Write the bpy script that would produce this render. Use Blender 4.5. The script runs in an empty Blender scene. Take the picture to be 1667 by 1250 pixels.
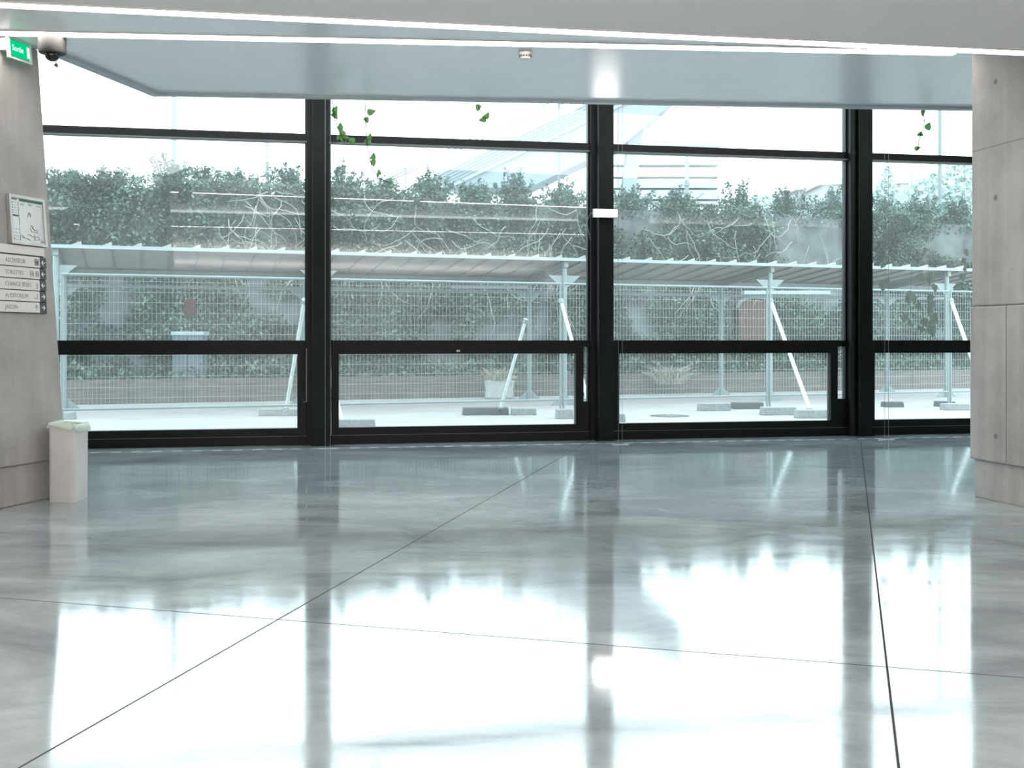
import bpy, math, random
import numpy as np
from mathutils import Vector, Matrix, noise

random.seed(7)
rng = np.random.default_rng(7)
S = bpy.context.scene
COL = S.collection
V = Vector
F = 1750.0          # focal length in pixels of the 1667 px wide frame
CX, HY, CH = 833.5, 553.0, 1.2

# ------------------------------------------------------------------ camera
cam = bpy.data.cameras.new('camera')
cam.sensor_width = 36.0
cam.lens = 36.0 * F / 1667.0
cam.shift_y = -(625.0 - HY) / 1667.0
cam.clip_end = 500
co = bpy.data.objects.new('camera', cam)
COL.objects.link(co)
co.location = (0, 0, CH)
co.rotation_euler = (math.pi / 2, 0, 0)
S.camera = co
S.view_settings.view_transform = 'Standard'
S.view_settings.look = 'None'
S.view_settings.exposure = 0.58
S.cycles.max_bounces = 8
S.cycles.transparent_max_bounces = 24
S.cycles.sample_clamp_indirect = 6.0


def at(px, py, d):
    return V(((px - CX) * d / F, d, CH - (py - HY) * d / F))


# ------------------------------------------------------------------ materials
def nodes_of(name):
    m = bpy.data.materials.new(name)
    m.use_nodes = True
    nt = m.node_tree
    nt.nodes.clear()
    out = nt.nodes.new('ShaderNodeOutputMaterial')
    return m, nt, out


def N(nt, t, **kw):
    n = nt.nodes.new(t)
    for k, v in kw.items():
        setattr(n, k, v)
    return n


def col4(c):
    return (c[0], c[1], c[2], 1.0)


def mat(name, c, rough=0.6, metal=0.0, var=0.12, scale=6.0, bump=0.0, bscale=40.0, stretch=None, spec=0.5, c2=None, coat=0.0):
    m, nt, out = nodes_of(name)
    p = N(nt, 'ShaderNodeBsdfPrincipled')
    nt.links.new(p.outputs[0], out.inputs[0])
    p.inputs['Roughness'].default_value = rough
    p.inputs['Metallic'].default_value = metal
    p.inputs['Specular IOR Level'].default_value = spec
    p.inputs['Coat Weight'].default_value = coat
    tc = N(nt, 'ShaderNodeTexCoord')
    src = tc.outputs['Object']
    if stretch:
        mp = N(nt, 'ShaderNodeMapping')
        mp.inputs['Scale'].default_value = stretch
        nt.links.new(src, mp.inputs[0])
        src = mp.outputs[0]
    nz = N(nt, 'ShaderNodeTexNoise')
    nz.inputs['Scale'].default_value = scale
    nz.inputs['Detail'].default_value = 6
    nt.links.new(src, nz.inputs['Vector'])
    cr = N(nt, 'ShaderNodeValToRGB')
    a = c if c2 is None else c2
    cr.color_ramp.elements[0].position = 0.3
    cr.color_ramp.elements[1].position = 0.7
    if c2 is None:
        cr.color_ramp.elements[0].color = col4([x * (1 - var) for x in c])
        cr.color_ramp.elements[1].color = col4([min(1, x * (1 + var)) for x in c])
    else:
        cr.color_ramp.elements[0].color = col4(c)
        cr.color_ramp.elements[1].color = col4(c2)
    nt.links.new(nz.outputs['Fac'], cr.inputs[0])
    nt.links.new(cr.outputs[0], p.inputs['Base Color'])
    if bump:
        n2 = N(nt, 'ShaderNodeTexNoise')
        n2.inputs['Scale'].default_value = bscale
        n2.inputs['Detail'].default_value = 4
        nt.links.new(src, n2.inputs['Vector'])
        b = N(nt, 'ShaderNodeBump')
        b.inputs['Strength'].default_value = bump
        b.inputs['Distance'].default_value = 0.01
        nt.links.new(n2.outputs['Fac'], b.inputs['Height'])
        nt.links.new(b.outputs[0], p.inputs['Normal'])
    return m


def emit_mat(name, c, s):
    m, nt, out = nodes_of(name)
    e = N(nt, 'ShaderNodeEmission')
    e.inputs[0].default_value = col4(c)
    e.inputs[1].default_value = s
    nt.links.new(e.outputs[0], out.inputs[0])
    return m


def leaf_mat(name, dark, light, rough=0.6, trans=0.25, clump=1.0):
    m, nt, out = nodes_of(name)
    g = N(nt, 'ShaderNodeNewGeometry')
    cr = N(nt, 'ShaderNodeValToRGB')
    cr.color_ramp.elements[0].color = col4(dark)
    cr.color_ramp.elements[1].color = col4(light)
    nt.links.new(g.outputs['Random Per Island'], cr.inputs[0])
    p = N(nt, 'ShaderNodeBsdfPrincipled')
    p.inputs['Roughness'].default_value = rough
    p.inputs['Specular IOR Level'].default_value = 0.35
    tc = N(nt, 'ShaderNodeTexCoord')
    cn = N(nt, 'ShaderNodeTexNoise')
    cn.inputs['Scale'].default_value = 1.5
    cn.inputs['Detail'].default_value = 4
    nt.links.new(tc.outputs['Object'], cn.inputs['Vector'])
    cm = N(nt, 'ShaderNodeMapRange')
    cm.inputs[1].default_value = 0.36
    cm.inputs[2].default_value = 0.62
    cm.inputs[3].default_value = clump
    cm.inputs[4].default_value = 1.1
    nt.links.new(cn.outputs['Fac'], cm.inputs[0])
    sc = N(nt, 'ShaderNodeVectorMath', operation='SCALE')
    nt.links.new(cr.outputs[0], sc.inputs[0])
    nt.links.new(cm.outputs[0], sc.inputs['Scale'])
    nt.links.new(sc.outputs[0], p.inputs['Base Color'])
    t = N(nt, 'ShaderNodeBsdfTranslucent')
    nt.links.new(sc.outputs[0], t.inputs[0])
    mx = N(nt, 'ShaderNodeMixShader')
    mx.inputs[0].default_value = trans
    nt.links.new(p.outputs[0], mx.inputs[1])
    nt.links.new(t.outputs[0], mx.inputs[2])
    nt.links.new(mx.outputs[0], out.inputs[0])
    return m


def glass_mat(name, tint, veil, veilcol=(0.8, 0.93, 0.93), refl=1.0):
    m, nt, out = nodes_of(name)
    tr = N(nt, 'ShaderNodeBsdfTransparent')
    tr.inputs[0].default_value = col4(tint)
    gl = N(nt, 'ShaderNodeBsdfGlossy')
    gl.inputs['Roughness'].default_value = 0.0
    gl.inputs[0].default_value = (refl, refl, refl, 1)
    fr = N(nt, 'ShaderNodeFresnel')
    fr.inputs[0].default_value = 1.5
    mu = N(nt, 'ShaderNodeMath', operation='MULTIPLY')
    mu.inputs[1].default_value = 1.8
    nt.links.new(fr.outputs[0], mu.inputs[0])
    mx = N(nt, 'ShaderNodeMixShader')
    nt.links.new(mu.outputs[0], mx.inputs[0])
    nt.links.new(tr.outputs[0], mx.inputs[1])
    nt.links.new(gl.outputs[0], mx.inputs[2])
    tl = N(nt, 'ShaderNodeBsdfTranslucent')  # pale translucent share imitates the haze of reflections on the pane
    tl.inputs[0].default_value = col4(veilcol)
    m2 = N(nt, 'ShaderNodeMixShader')
    tc = N(nt, 'ShaderNodeTexCoord')
    nz = N(nt, 'ShaderNodeTexNoise')
    nz.inputs['Scale'].default_value = 0.9
    nz.inputs['Detail'].default_value = 5
    nt.links.new(tc.outputs['Object'], nz.inputs['Vector'])
    mr = N(nt, 'ShaderNodeMapRange')
    mr.inputs[1].default_value = 0.3
    mr.inputs[2].default_value = 0.7
    mr.inputs[3].default_value = veil * 0.75
    mr.inputs[4].default_value = veil * 1.25
    nt.links.new(nz.outputs['Fac'], mr.inputs[0])
    nt.links.new(mr.outputs[0], m2.inputs[0])
    nt.links.new(mx.outputs[0], m2.inputs[1])
    nt.links.new(tl.outputs[0], m2.inputs[2])
    nt.links.new(m2.outputs[0], out.inputs[0])
    return m


M = {}
M['steel'] = mat('black_painted_steel', (0.0060, 0.009, 0.009), rough=0.5, var=0.25, scale=9, spec=0.22)
M['frame'] = mat('black_window_profile', (0.0065, 0.007, 0.007), rough=0.45, var=0.2, scale=12, spec=0.25)
M['frame_edge'] = mat('pale_edge_grey', (0.16, 0.17, 0.17), rough=0.5)  # paler edges: painted lit transom underside, and the sill line
M['glass'] = glass_mat('hazed_tinted_glass', (0.79, 0.93, 0.935), 0.055)
M['ceiling'] = mat('matt_grey_ceiling', (0.74, 0.72, 0.71), rough=0.7, var=0.02, scale=60)
M['soffit'] = mat('satin_lacquered_ceiling', (0.80, 0.84, 0.855), rough=0.24, var=0.02, scale=3, spec=0.6)
M['lip'] = mat('ceiling_edge_lacquer', (0.42, 0.46, 0.48), rough=0.5, var=0.03)
M['plaster'] = mat('warm_white_plaster', (0.55, 0.53, 0.50), rough=0.8, var=0.05)
M['led'] = emit_mat('warm_white_led', (1.0, 0.95, 0.90), 13.0)
M['lamp'] = emit_mat('cold_white_led', (1.0, 0.97, 0.96), 22.0)
M['white_plastic'] = mat('white_plastic', (0.62, 0.60, 0.58), rough=0.4, var=0.03)
M['camera_grey'] = mat('camera_housing_grey', (0.06, 0.058, 0.055), rough=0.7, var=0.06, scale=30)
M['grey_plastic'] = mat('grey_plastic', (0.15, 0.145, 0.14), rough=0.5, var=0.06, scale=30)
M['dark_dome'] = mat('smoked_dome', (0.006, 0.005, 0.006), rough=0.12, var=0.1)
M['bin'] = mat('off_white_bin_plastic', (0.60, 0.58, 0.565), rough=0.38, var=0.05, scale=4)
M['bin_in'] = mat('brown_bin_inside', (0.30, 0.22, 0.13), rough=0.7)
M['sign_white'] = mat('sign_panel_white', (0.62, 0.585, 0.56), rough=0.45, var=0.02, scale=20)
M['sign_dark'] = mat('sign_panel_dark', (0.035, 0.033, 0.033), rough=0.45)
M['sign_gap'] = mat('sign_shadow_rail', (0.03, 0.028, 0.027), rough=0.7)
M['letter'] = mat('grey_lettering', (0.26, 0.24, 0.23), rough=0.6, var=0.05)
M['letter_dark'] = mat('dark_print', (0.06, 0.07, 0.07), rough=0.6)
M['letter_white'] = mat('white_print', (0.8, 0.8, 0.78), rough=0.5)
M['paper'] = mat('paper_print', (0.60, 0.61, 0.60), rough=0.12, var=0.05, scale=40)
M['print_green'] = mat('dark_green_print', (0.02, 0.12, 0.07), rough=0.4)
M['alu'] = mat('aluminium_frame', (0.50, 0.49, 0.46), rough=0.4, metal=0.4, var=0.05)
M['wire'] = mat('steel_wire', (0.32, 0.33, 0.33), rough=0.35, metal=0.6)
M['exit_green'] = emit_mat('lit_green', (0.0, 0.52, 0.20), 0.85)
M['exit_white'] = emit_mat('lit_pictogram', (0.55, 1.0, 0.78), 1.25)
M['galv'] = mat('galvanised_steel', (0.205, 0.24, 0.242), rough=0.5, metal=0.15, var=0.08, scale=14)
M['galv_dark'] = mat('galvanised_wire', (0.33, 0.38, 0.38), rough=0.5, metal=0.1)
M['white_tube'] = mat('white_prop_tube', (0.55, 0.60, 0.60), rough=0.4)
M['shelter'] = mat('shelter_sheet_paint', (0.30, 0.268, 0.255), rough=0.6, var=0.06, scale=3)
M['shelter_edge'] = mat('shelter_edge_paint', (0.27, 0.31, 0.315), rough=0.5, var=0.04)
M['shelter_beam'] = mat('shelter_beam_paint', (0.20, 0.22, 0.22), rough=0.5)
M['block'] = mat('concrete_foot', (0.24, 0.25, 0.25), rough=0.9, var=0.2, scale=20, bump=0.3)
M['block_dark'] = mat('rubber_foot', (0.075, 0.08, 0.085), rough=0.85, var=0.2, scale=20)
M['paving'] = mat('pale_paving', (0.30, 0.28, 0.28), rough=0.9, var=0.08, scale=1.2)
M['wood'] = mat('weathered_boards', (0.135, 0.112, 0.105), rough=0.85, var=0.3, scale=2.0, stretch=(1.0, 1.0, 14))
M['soil'] = mat('soil', (0.05, 0.045, 0.04), rough=1.0)
M['oldwall'] = mat('old_garden_wall', (0.105, 0.112, 0.112), rough=0.9, var=0.45, scale=1.6, bump=0.3)
M['brick'] = mat('red_brick_infill', (0.085, 0.045, 0.038), rough=0.9, var=0.3, scale=14)
M['maroon'] = mat('maroon_sheet', (0.045, 0.012, 0.012), rough=0.6)
M['cabinet'] = mat('blue_grey_cabinet', (0.085, 0.11, 0.13), rough=0.6)
M['cabinet_top'] = mat('pale_cabinet_lid', (0.24, 0.32, 0.34), rough=0.5)
M['sack'] = mat('white_woven_sack', (0.42, 0.43, 0.42), rough=0.9, var=0.1, scale=10)
M['straw'] = leaf_mat('dry_straw', (0.20, 0.18, 0.15), (0.42, 0.39, 0.33), trans=0.1)
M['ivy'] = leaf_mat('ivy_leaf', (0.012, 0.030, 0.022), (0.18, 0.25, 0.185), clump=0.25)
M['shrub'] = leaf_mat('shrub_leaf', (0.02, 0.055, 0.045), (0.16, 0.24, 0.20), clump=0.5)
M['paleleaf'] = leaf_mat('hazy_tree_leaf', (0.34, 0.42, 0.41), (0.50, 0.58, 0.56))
M['twig'] = mat('pale_bare_stem', (0.30, 0.29, 0.26), rough=0.9)
M['bark'] = mat('grey_bark', (0.10, 0.095, 0.085), rough=0.9)
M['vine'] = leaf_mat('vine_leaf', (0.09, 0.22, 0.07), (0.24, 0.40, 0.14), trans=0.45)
M['vine_dim'] = leaf_mat('dim_vine_leaf', (0.02, 0.045, 0.035), (0.06, 0.085, 0.035), trans=0.1)  # dim green for vine reflections in the glass, and one dark leaf
M['stem'] = mat('thin_brown_stem', (0.05, 0.045, 0.03), rough=0.8)
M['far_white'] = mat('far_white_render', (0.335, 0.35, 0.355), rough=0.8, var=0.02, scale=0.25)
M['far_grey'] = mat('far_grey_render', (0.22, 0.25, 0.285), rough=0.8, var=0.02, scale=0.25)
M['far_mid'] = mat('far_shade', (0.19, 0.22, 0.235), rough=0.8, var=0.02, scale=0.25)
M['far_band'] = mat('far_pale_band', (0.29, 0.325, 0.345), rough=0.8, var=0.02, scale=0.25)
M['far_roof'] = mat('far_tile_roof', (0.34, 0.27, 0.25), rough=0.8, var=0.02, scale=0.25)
M['pole'] = mat('grey_pole_paint', (0.17, 0.19, 0.20), rough=0.6)
M['pole_pale'] = mat('pale_pole_paint', (0.13, 0.155, 0.165), rough=0.6)
M['cable_white'] = mat('pale_lamp_cable', (0.3, 0.29, 0.28), rough=0.6)


def bag_mat():
    m, nt, out = nodes_of('pale_green_bin_liner')
    d = N(nt, 'ShaderNodeBsdfPrincipled')
    d.inputs['Base Color'].default_value = (0.80, 0.87, 0.81, 1)
    d.inputs['Roughness'].default_value = 0.3
    t = N(nt, 'ShaderNodeBsdfTranslucent')
    t.inputs[0].default_value = (0.80, 0.93, 0.83, 1)
    nz = N(nt, 'ShaderNodeTexNoise')
    nz.inputs['Scale'].default_value = 14
    mx = N(nt, 'ShaderNodeMixShader')
    nt.links.new(nz.outputs['Fac'], mx.inputs[0])
    nt.links.new(d.outputs[0], mx.inputs[1])
    nt.links.new(t.outputs[0], mx.inputs[2])
    nt.links.new(mx.outputs[0], out.inputs[0])
    return m


M['bag'] = bag_mat()


def concrete_mat():
    m, nt, out = nodes_of('board_cast_concrete')
    p = N(nt, 'ShaderNodeBsdfPrincipled')
    p.inputs['Roughness'].default_value = 0.75
    p.inputs['Specular IOR Level'].default_value = 0.3
    nt.links.new(p.outputs[0], out.inputs[0])
    tc = N(nt, 'ShaderNodeTexCoord')
    n1 = N(nt, 'ShaderNodeTexNoise')
    n1.inputs['Scale'].default_value = 1.6
    n1.inputs['Detail'].default_value = 8
    n1.inputs['Roughness'].default_value = 0.62
    nt.links.new(tc.outputs['Object'], n1.inputs['Vector'])
    mp = N(nt, 'ShaderNodeMapping')
    mp.inputs['Scale'].default_value = (9, 9, 0.5)
    nt.links.new(tc.outputs['Object'], mp.inputs[0])
    n2 = N(nt, 'ShaderNodeTexNoise')
    n2.inputs['Scale'].default_value = 1.0
    n2.inputs['Detail'].default_value = 4
    nt.links.new(mp.outputs[0], n2.inputs['Vector'])
    ad = N(nt, 'ShaderNodeMath', operation='ADD')
    mu = N(nt, 'ShaderNodeMath', operation='MULTIPLY')
    mu.inputs[1].default_value = 0.45
    nt.links.new(n2.outputs['Fac'], mu.inputs[0])
    nt.links.new(n1.outputs['Fac'], ad.inputs[0])
    nt.links.new(mu.outputs[0], ad.inputs[1])
    cr = N(nt, 'ShaderNodeValToRGB')
    cr.color_ramp.elements[0].position = 0.5
    cr.color_ramp.elements[1].position = 0.95
    cr.color_ramp.elements[0].color = (0.28, 0.265, 0.25, 1)
    cr.color_ramp.elements[1].color = (0.43, 0.41, 0.39, 1)
    nt.links.new(ad.outputs[0], cr.inputs[0])
    # air holes
    vo = N(nt, 'ShaderNodeTexVoronoi')
    vo.inputs['Scale'].default_value = 9
    nt.links.new(tc.outputs['Object'], vo.inputs['Vector'])
    th = N(nt, 'ShaderNodeMath', operation='GREATER_THAN')
    th.inputs[1].default_value = 0.045
    nt.links.new(vo.outputs['Distance'], th.inputs[0])
    mr = N(nt, 'ShaderNodeMapRange')
    mr.inputs[3].default_value = 0.6
    nt.links.new(th.outputs[0], mr.inputs[0])
    mxc = N(nt, 'ShaderNodeVectorMath', operation='SCALE')
    nt.links.new(cr.outputs[0], mxc.inputs[0])
    nt.links.new(mr.outputs[0], mxc.inputs['Scale'])
    nt.links.new(mxc.outputs[0], p.inputs['Base Color'])
    n3 = N(nt, 'ShaderNodeTexNoise')
    n3.inputs['Scale'].default_value = 60
    nt.links.new(tc.outputs['Object'], n3.inputs['Vector'])
    b = N(nt, 'ShaderNodeBump')
    b.inputs['Strength'].default_value = 0.15
    b.inputs['Distance'].default_value = 0.01
    nt.links.new(n3.outputs['Fac'], b.inputs['Height'])
    nt.links.new(b.outputs[0], p.inputs['Normal'])
    return m


M['concrete'] = concrete_mat()


def floor_mat():
    m, nt, out = nodes_of('polished_concrete_floor')
    p = N(nt, 'ShaderNodeBsdfPrincipled')
    nt.links.new(p.outputs[0], out.inputs[0])
    tc = N(nt, 'ShaderNodeTexCoord')
    P = tc.outputs['Object']
    n1 = N(nt, 'ShaderNodeTexNoise')
    n1.inputs['Scale'].default_value = 1.1
    n1.inputs['Detail'].default_value = 9
    n1.inputs['Roughness'].default_value = 0.65
    n1.inputs['Distortion'].default_value = 0.6
    m1 = N(nt, 'ShaderNodeMapping')
    m1.inputs['Scale'].default_value = (0.8, 1.5, 1)
    nt.links.new(P, m1.inputs[0])
    nt.links.new(m1.outputs[0], n1.inputs['Vector'])
    cr = N(nt, 'ShaderNodeValToRGB')
    cr.color_ramp.elements[0].position = 0.34
    cr.color_ramp.elements[1].position = 0.66
    cr.color_ramp.elements[0].color = (0.185, 0.215, 0.23, 1)
    cr.color_ramp.elements[1].color = (0.38, 0.42, 0.44, 1)
    nt.links.new(n1.outputs['Fac'], cr.inputs[0])
    # saw-cut joints: |n.p - c| < w
    lines = [((4.33, 13.37), (1.084, 3.013)), ((-1.383, 3.013), (0.0, 8.86)), ((-2.381, 5.0), (1.8185, 3.818))]
    fac = None
    for (a, b) in lines:
        dx, dy = b[0] - a[0], b[1] - a[1]
        L = math.hypot(dx, dy)
        nx, ny = -dy / L, dx / L
        c = nx * a[0] + ny * a[1]
        dt = N(nt, 'ShaderNodeVectorMath', operation='DOT_PRODUCT')
        dt.inputs[1].default_value = (nx, ny, 0)
        nt.links.new(P, dt.inputs[0])
        sb = N(nt, 'ShaderNodeMath', operation='SUBTRACT')
        sb.inputs[1].default_value = c
        nt.links.new(dt.outputs['Value'], sb.inputs[0])
        ab = N(nt, 'ShaderNodeMath', operation='ABSOLUTE')
        nt.links.new(sb.outputs[0], ab.inputs[0])
        lt = N(nt, 'ShaderNodeMath', operation='LESS_THAN')
        lt.inputs[1].default_value = 0.0042
        nt.links.new(ab.outputs[0], lt.inputs[0])
        if fac is None:
            fac = lt.outputs[0]
        else:
            mxm = N(nt, 'ShaderNodeMath', operation='MAXIMUM')
            nt.links.new(fac, mxm.inputs[0])
            nt.links.new(lt.outputs[0], mxm.inputs[1])
            fac = mxm.outputs[0]
    mc = N(nt, 'ShaderNodeMix', data_type='RGBA')
    nt.links.new(fac, mc.inputs[0])
    nt.links.new(cr.outputs[0], mc.inputs[6])
    mc.inputs[7].default_value = (0.06, 0.06, 0.06, 1)
    nt.links.new(mc.outputs[2], p.inputs['Base Color'])
    sp = N(nt, 'ShaderNodeMapRange')
    sp.inputs[3].default_value = 1.0
    sp.inputs[4].default_value = 0.0
    nt.links.new(fac, sp.inputs[0])
    p.inputs['Specular IOR Level'].default_value = 0.0
    p.inputs['IOR'].default_value = 1.45
    p.inputs['Coat IOR'].default_value = 2.05
    nt.links.new(sp.outputs[0], p.inputs['Coat Weight'])
    # worn streaks in the polish
    mp = N(nt, 'ShaderNodeMapping')
    mp.inputs['Scale'].default_value = (0.7, 2.4, 1)
    mp.inputs['Rotation'].default_value = (0, 0, 0.2)
    nt.links.new(P, mp.inputs[0])
    n2 = N(nt, 'ShaderNodeTexNoise')
    n2.inputs['Scale'].default_value = 2.2
    n2.inputs['Detail'].default_value = 8
    n2.inputs['Roughness'].default_value = 0.7
    nt.links.new(mp.outputs[0], n2.inputs['Vector'])
    rr = N(nt, 'ShaderNodeMapRange')
    rr.inputs[1].default_value = 0.3
    rr.inputs[2].default_value = 0.7
    rr.inputs[3].default_value = 0.045
    rr.inputs[4].default_value = 0.115
    nt.links.new(n2.outputs['Fac'], rr.inputs[0])
    p.inputs['Roughness'].default_value = 0.35
    nt.links.new(rr.outputs[0], p.inputs['Coat Roughness'])
    n3 = N(nt, 'ShaderNodeTexNoise')
    n3.inputs['Scale'].default_value = 2.6
    n3.inputs['Detail'].default_value = 3
    nt.links.new(mp.outputs[0], n3.inputs['Vector'])
    b = N(nt, 'ShaderNodeBump')
    b.inputs['Strength'].default_value = 0.008
    b.inputs['Distance'].default_value = 0.02
    nt.links.new(n3.outputs['Fac'], b.inputs['Height'])
    nt.links.new(b.outputs[0], p.inputs['Coat Normal'])
    return m


M['floor'] = floor_mat()


# ------------------------------------------------------------------ mesh builder
class MB:
    def __init__(self):
        self.v = []
        self.f = []

    def add(self, vs, fs):
        o = len(self.v)
        self.v += [V(x) for x in vs]
        self.f += [tuple(i + o for i in q) for q in fs]
        return self

    def box(self, o, ex, ey, ez, x0, x1, y0, y1, z0, z1):
        vs = [o + ex * x + ey * y + ez * z for z in (z0, z1) for y in (y0, y1) for x in (x0, x1)]
        return self.add(vs, [(0, 2, 3, 1), (4, 5, 7, 6), (0, 1, 5, 4), (2, 6, 7, 3), (0, 4, 6, 2), (1, 3, 7, 5)])

    def abox(self, x0, x1, y0, y1, z0, z1):
        return self.box(V((0, 0, 0)), V((1, 0, 0)), V((0, 1, 0)), V((0, 0, 1)), x0, x1, y0, y1, z0, z1)

    def prism(self, poly, z0, z1):
        n = len(poly)
        vs = [V((p[0], p[1], z0)) for p in poly] + [V((p[0], p[1], z1)) for p in poly]
        fs = [tuple(range(n))[::-1], tuple(range(n, 2 * n))] + [(i, (i + 1) % n, n + (i + 1) % n, n + i) for i in range(n)]
        return self.add(vs, fs)

    def extr(self, pts, d):
        n = len(pts)
        vs = list(pts) + [p + d for p in pts]
        fs = [tuple(range(n))[::-1], tuple(range(n, 2 * n))] + [(i, (i + 1) % n, n + (i + 1) % n, n + i) for i in range(n)]
        return self.add(vs, fs)

    def bar(self, a, b, w, h=None, up=V((0, 0, 1))):
        a, b = V(a), V(b)
        h = w if h is None else h
        d = (b - a).normalized()
        sx = d.cross(up)
        if sx.length < 1e-4:
            sx = V((1, 0, 0))
        sx.normalize()
        sy = sx.cross(d).normalized()
        return self.box(a, d, sx, sy, 0, (b - a).length, -w / 2, w / 2, -h / 2, h / 2)

    def tube(self, pts, r, n=8, cap=True):
        pts = [V(p) for p in pts]
        rs = r if isinstance(r, (list, tuple)) else [r] * len(pts)
        vs = []
        for i, p in enumerate(pts):
            d = (pts[min(i + 1, len(pts) - 1)] - pts[max(i - 1, 0)]).normalized()
            a = d.cross(V((0.31, 0.17, 0.93)))
            if a.length < 1e-3:
                a = d.cross(V((1, 0, 0)))
            a.normalize()
            b = d.cross(a)
            for k in range(n):
                t = 2 * math.pi * k / n
                vs.append(p + (a * math.cos(t) + b * math.sin(t)) * rs[i])
        fs = []
        for i in range(len(pts) - 1):
            for k in range(n):
                fs.append((i * n + k, i * n + (k + 1) % n, (i + 1) * n + (k + 1) % n, (i + 1) * n + k))
        if cap:
            fs.append(tuple(range(n))[::-1])
            fs.append(tuple(range((len(pts) - 1) * n, len(pts) * n)))
        return self.add(vs, fs)

    def lathe(self, c, prof, n=32, ang0=0):
        c = V(c)
        vs, fs = [], []
        for (r, z) in prof:
            for k in range(n):
                t = 2 * math.pi * k / n + ang0
                vs.append(c + V((r * math.cos(t), r * math.sin(t), z)))
        for i in range(len(prof) - 1):
            for k in range(n):
                fs.append((i * n + k, i * n + (k + 1) % n, (i + 1) * n + (k + 1) % n, (i + 1) * n + k))
        fs.append(tuple(range(n))[::-1])
        fs.append(tuple(range((len(prof) - 1) * n, len(prof) * n)))
        return self.add(vs, fs)

    def build(self, name, m, parent=None, smooth=False, bevel=0.0, loc=None):
        me = bpy.data.meshes.new(name)
        o = bpy.data.objects.new(name, me)
        COL.objects.link(o)
        org = V((0, 0, 0))
        if parent is not None:
            o.parent = parent
            q = parent
            while q is not None:
                org = org + q.location
                q = q.parent
        elif loc is not None:
            org = V(loc)
            o.location = org
        me.from_pydata([tuple(x - org) for x in self.v], [], self.f)
        me.materials.append(m)
        me.update()
        if smooth:
            for p in me.polygons:
                p.use_smooth = True
            me.set_sharp_from_angle(angle=math.radians(35))
        if bevel:
            b = o.modifiers.new('bevel', 'BEVEL')
            b.width = bevel
            b.segments = 2
            b.limit_method = 'ANGLE'
        return o


def tag(o, label=None, cat=None, group=None, kind=None):
    if label:
        o['label'] = label
    if cat:
        o['category'] = cat
    if group:
        o['group'] = group
    if kind:
        o['kind'] = kind
    return o


def empty(name, loc, label=None, cat=None, group=None, kind=None):
    o = bpy.data.objects.new(name, None)
    o.empty_display_size = 0.1
    o.location = loc
    COL.objects.link(o)
    return tag(o, label, cat, group, kind)


def struct(o):
    o['kind'] = 'structure'
    return o


def text_mesh(body, size, mtx, name, m, parent, extrude=0.0006, width=1.0, align='LEFT'):
    cu = bpy.data.curves.new(name, 'FONT')
    cu.body = body
    cu.size = size
    cu.align_x = align
    cu.extrude = extrude
    cu.resolution_u = 3
    tmp = bpy.data.objects.new(name, cu)
    COL.objects.link(tmp)
    dg = bpy.context.evaluated_depsgraph_get()
    me = bpy.data.meshes.new_from_object(tmp.evaluated_get(dg))
    bpy.data.objects.remove(tmp)
    org = V((0, 0, 0))
    q = parent
    while q is not None:
        org = org + q.location
        q = q.parent
    me.transform(Matrix.Translation(-org) @ mtx @ Matrix.Diagonal((width, 1, 1, 1)))
    me.materials.clear()
    me.materials.append(m)
    o = bpy.data.objects.new(name, me)
    COL.objects.link(o)
    o.parent = parent
    return o


def leaf_cloud(name, pts, nrm, size, m, parent=None, loc=None, droop=0.2, aspect=0.62):
    """rhombic leaves at pts facing roughly nrm"""
    n = len(pts)
    pts = np.asarray(pts, float)
    nn = np.asarray(nrm, float) + rng.normal(0, 0.75, (n, 3))
    nn /= np.linalg.norm(nn, axis=1)[:, None] + 1e-9
    a = rng.normal(0, 1, (n, 3))
    a[:, 2] -= droop
    a -= nn * np.sum(a * nn, axis=1)[:, None]
    a /= np.linalg.norm(a, axis=1)[:, None] + 1e-9
    b = np.cross(nn, a)
    s = (size * rng.uniform(0.6, 1.35, n))[:, None]
    v = np.stack([pts - a * s * .5, pts - a * s * 0.05 + b * s * aspect / 2 + nn * s * .1, pts + a * s * .5, pts - a * s * 0.05 - b * s * aspect / 2 + nn * s * .1], axis=1).reshape(-1, 3)
    org = V((0, 0, 0))
    me = bpy.data.meshes.new(name)
    o = bpy.data.objects.new(name, me)
    COL.objects.link(o)
    if parent is not None:
        o.parent = parent
        org = parent.location
    elif loc is not None:
        o.location = loc
        org = V(loc)
    v = v - np.array(org)
    me.vertices.add(n * 4)
    me.vertices.foreach_set('co', v.astype(np.float32).ravel())
    me.loops.add(n * 4)
    me.loops.foreach_set('vertex_index', np.arange(n * 4, dtype=np.int32))
    me.polygons.add(n)
    me.polygons.foreach_set('loop_start', np.arange(0, n * 4, 4, dtype=np.int32))
    me.update(calc_edges=True)
    me.materials.append(m)
    return o


X, Y, Z = V((1, 0, 0)), V((0, 1, 0)), V((0, 0, 1))

# ------------------------------------------------------------------ facade line
PW = V((1.06, 12.92, 0))
UW = V((0.9835, 0.1810, 0)).normalized()
NW = V((-UW.y, UW.x, 0))          # outward


def wp(s, t, z=0.0):
    return PW + UW * s + NW * t + Z * z


def wbox(mb, s0, s1, t0, t1, z0, z1):
    return mb.box(PW, UW, NW, Z, s0, s1, t0, t1, z0, z1)


HC, H1, ZTOP = 3.43, 3.10, 5.2

# ------------------------------------------------------------------ room shell
fl = [(-9, -6), (9.5, -6), tuple(wp(9.2, 0.12).xy), tuple(wp(-10.5, 0.12).xy)]
fl[2] = (9.5, wp((9.5 - PW.x) / UW.x, 0.12).y)
fl[3] = (-9, wp((-9 - PW.x) / UW.x, 0.12).y)
struct(MB().prism(fl, -0.25, 0.0).build('floor', M['floor']))

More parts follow.
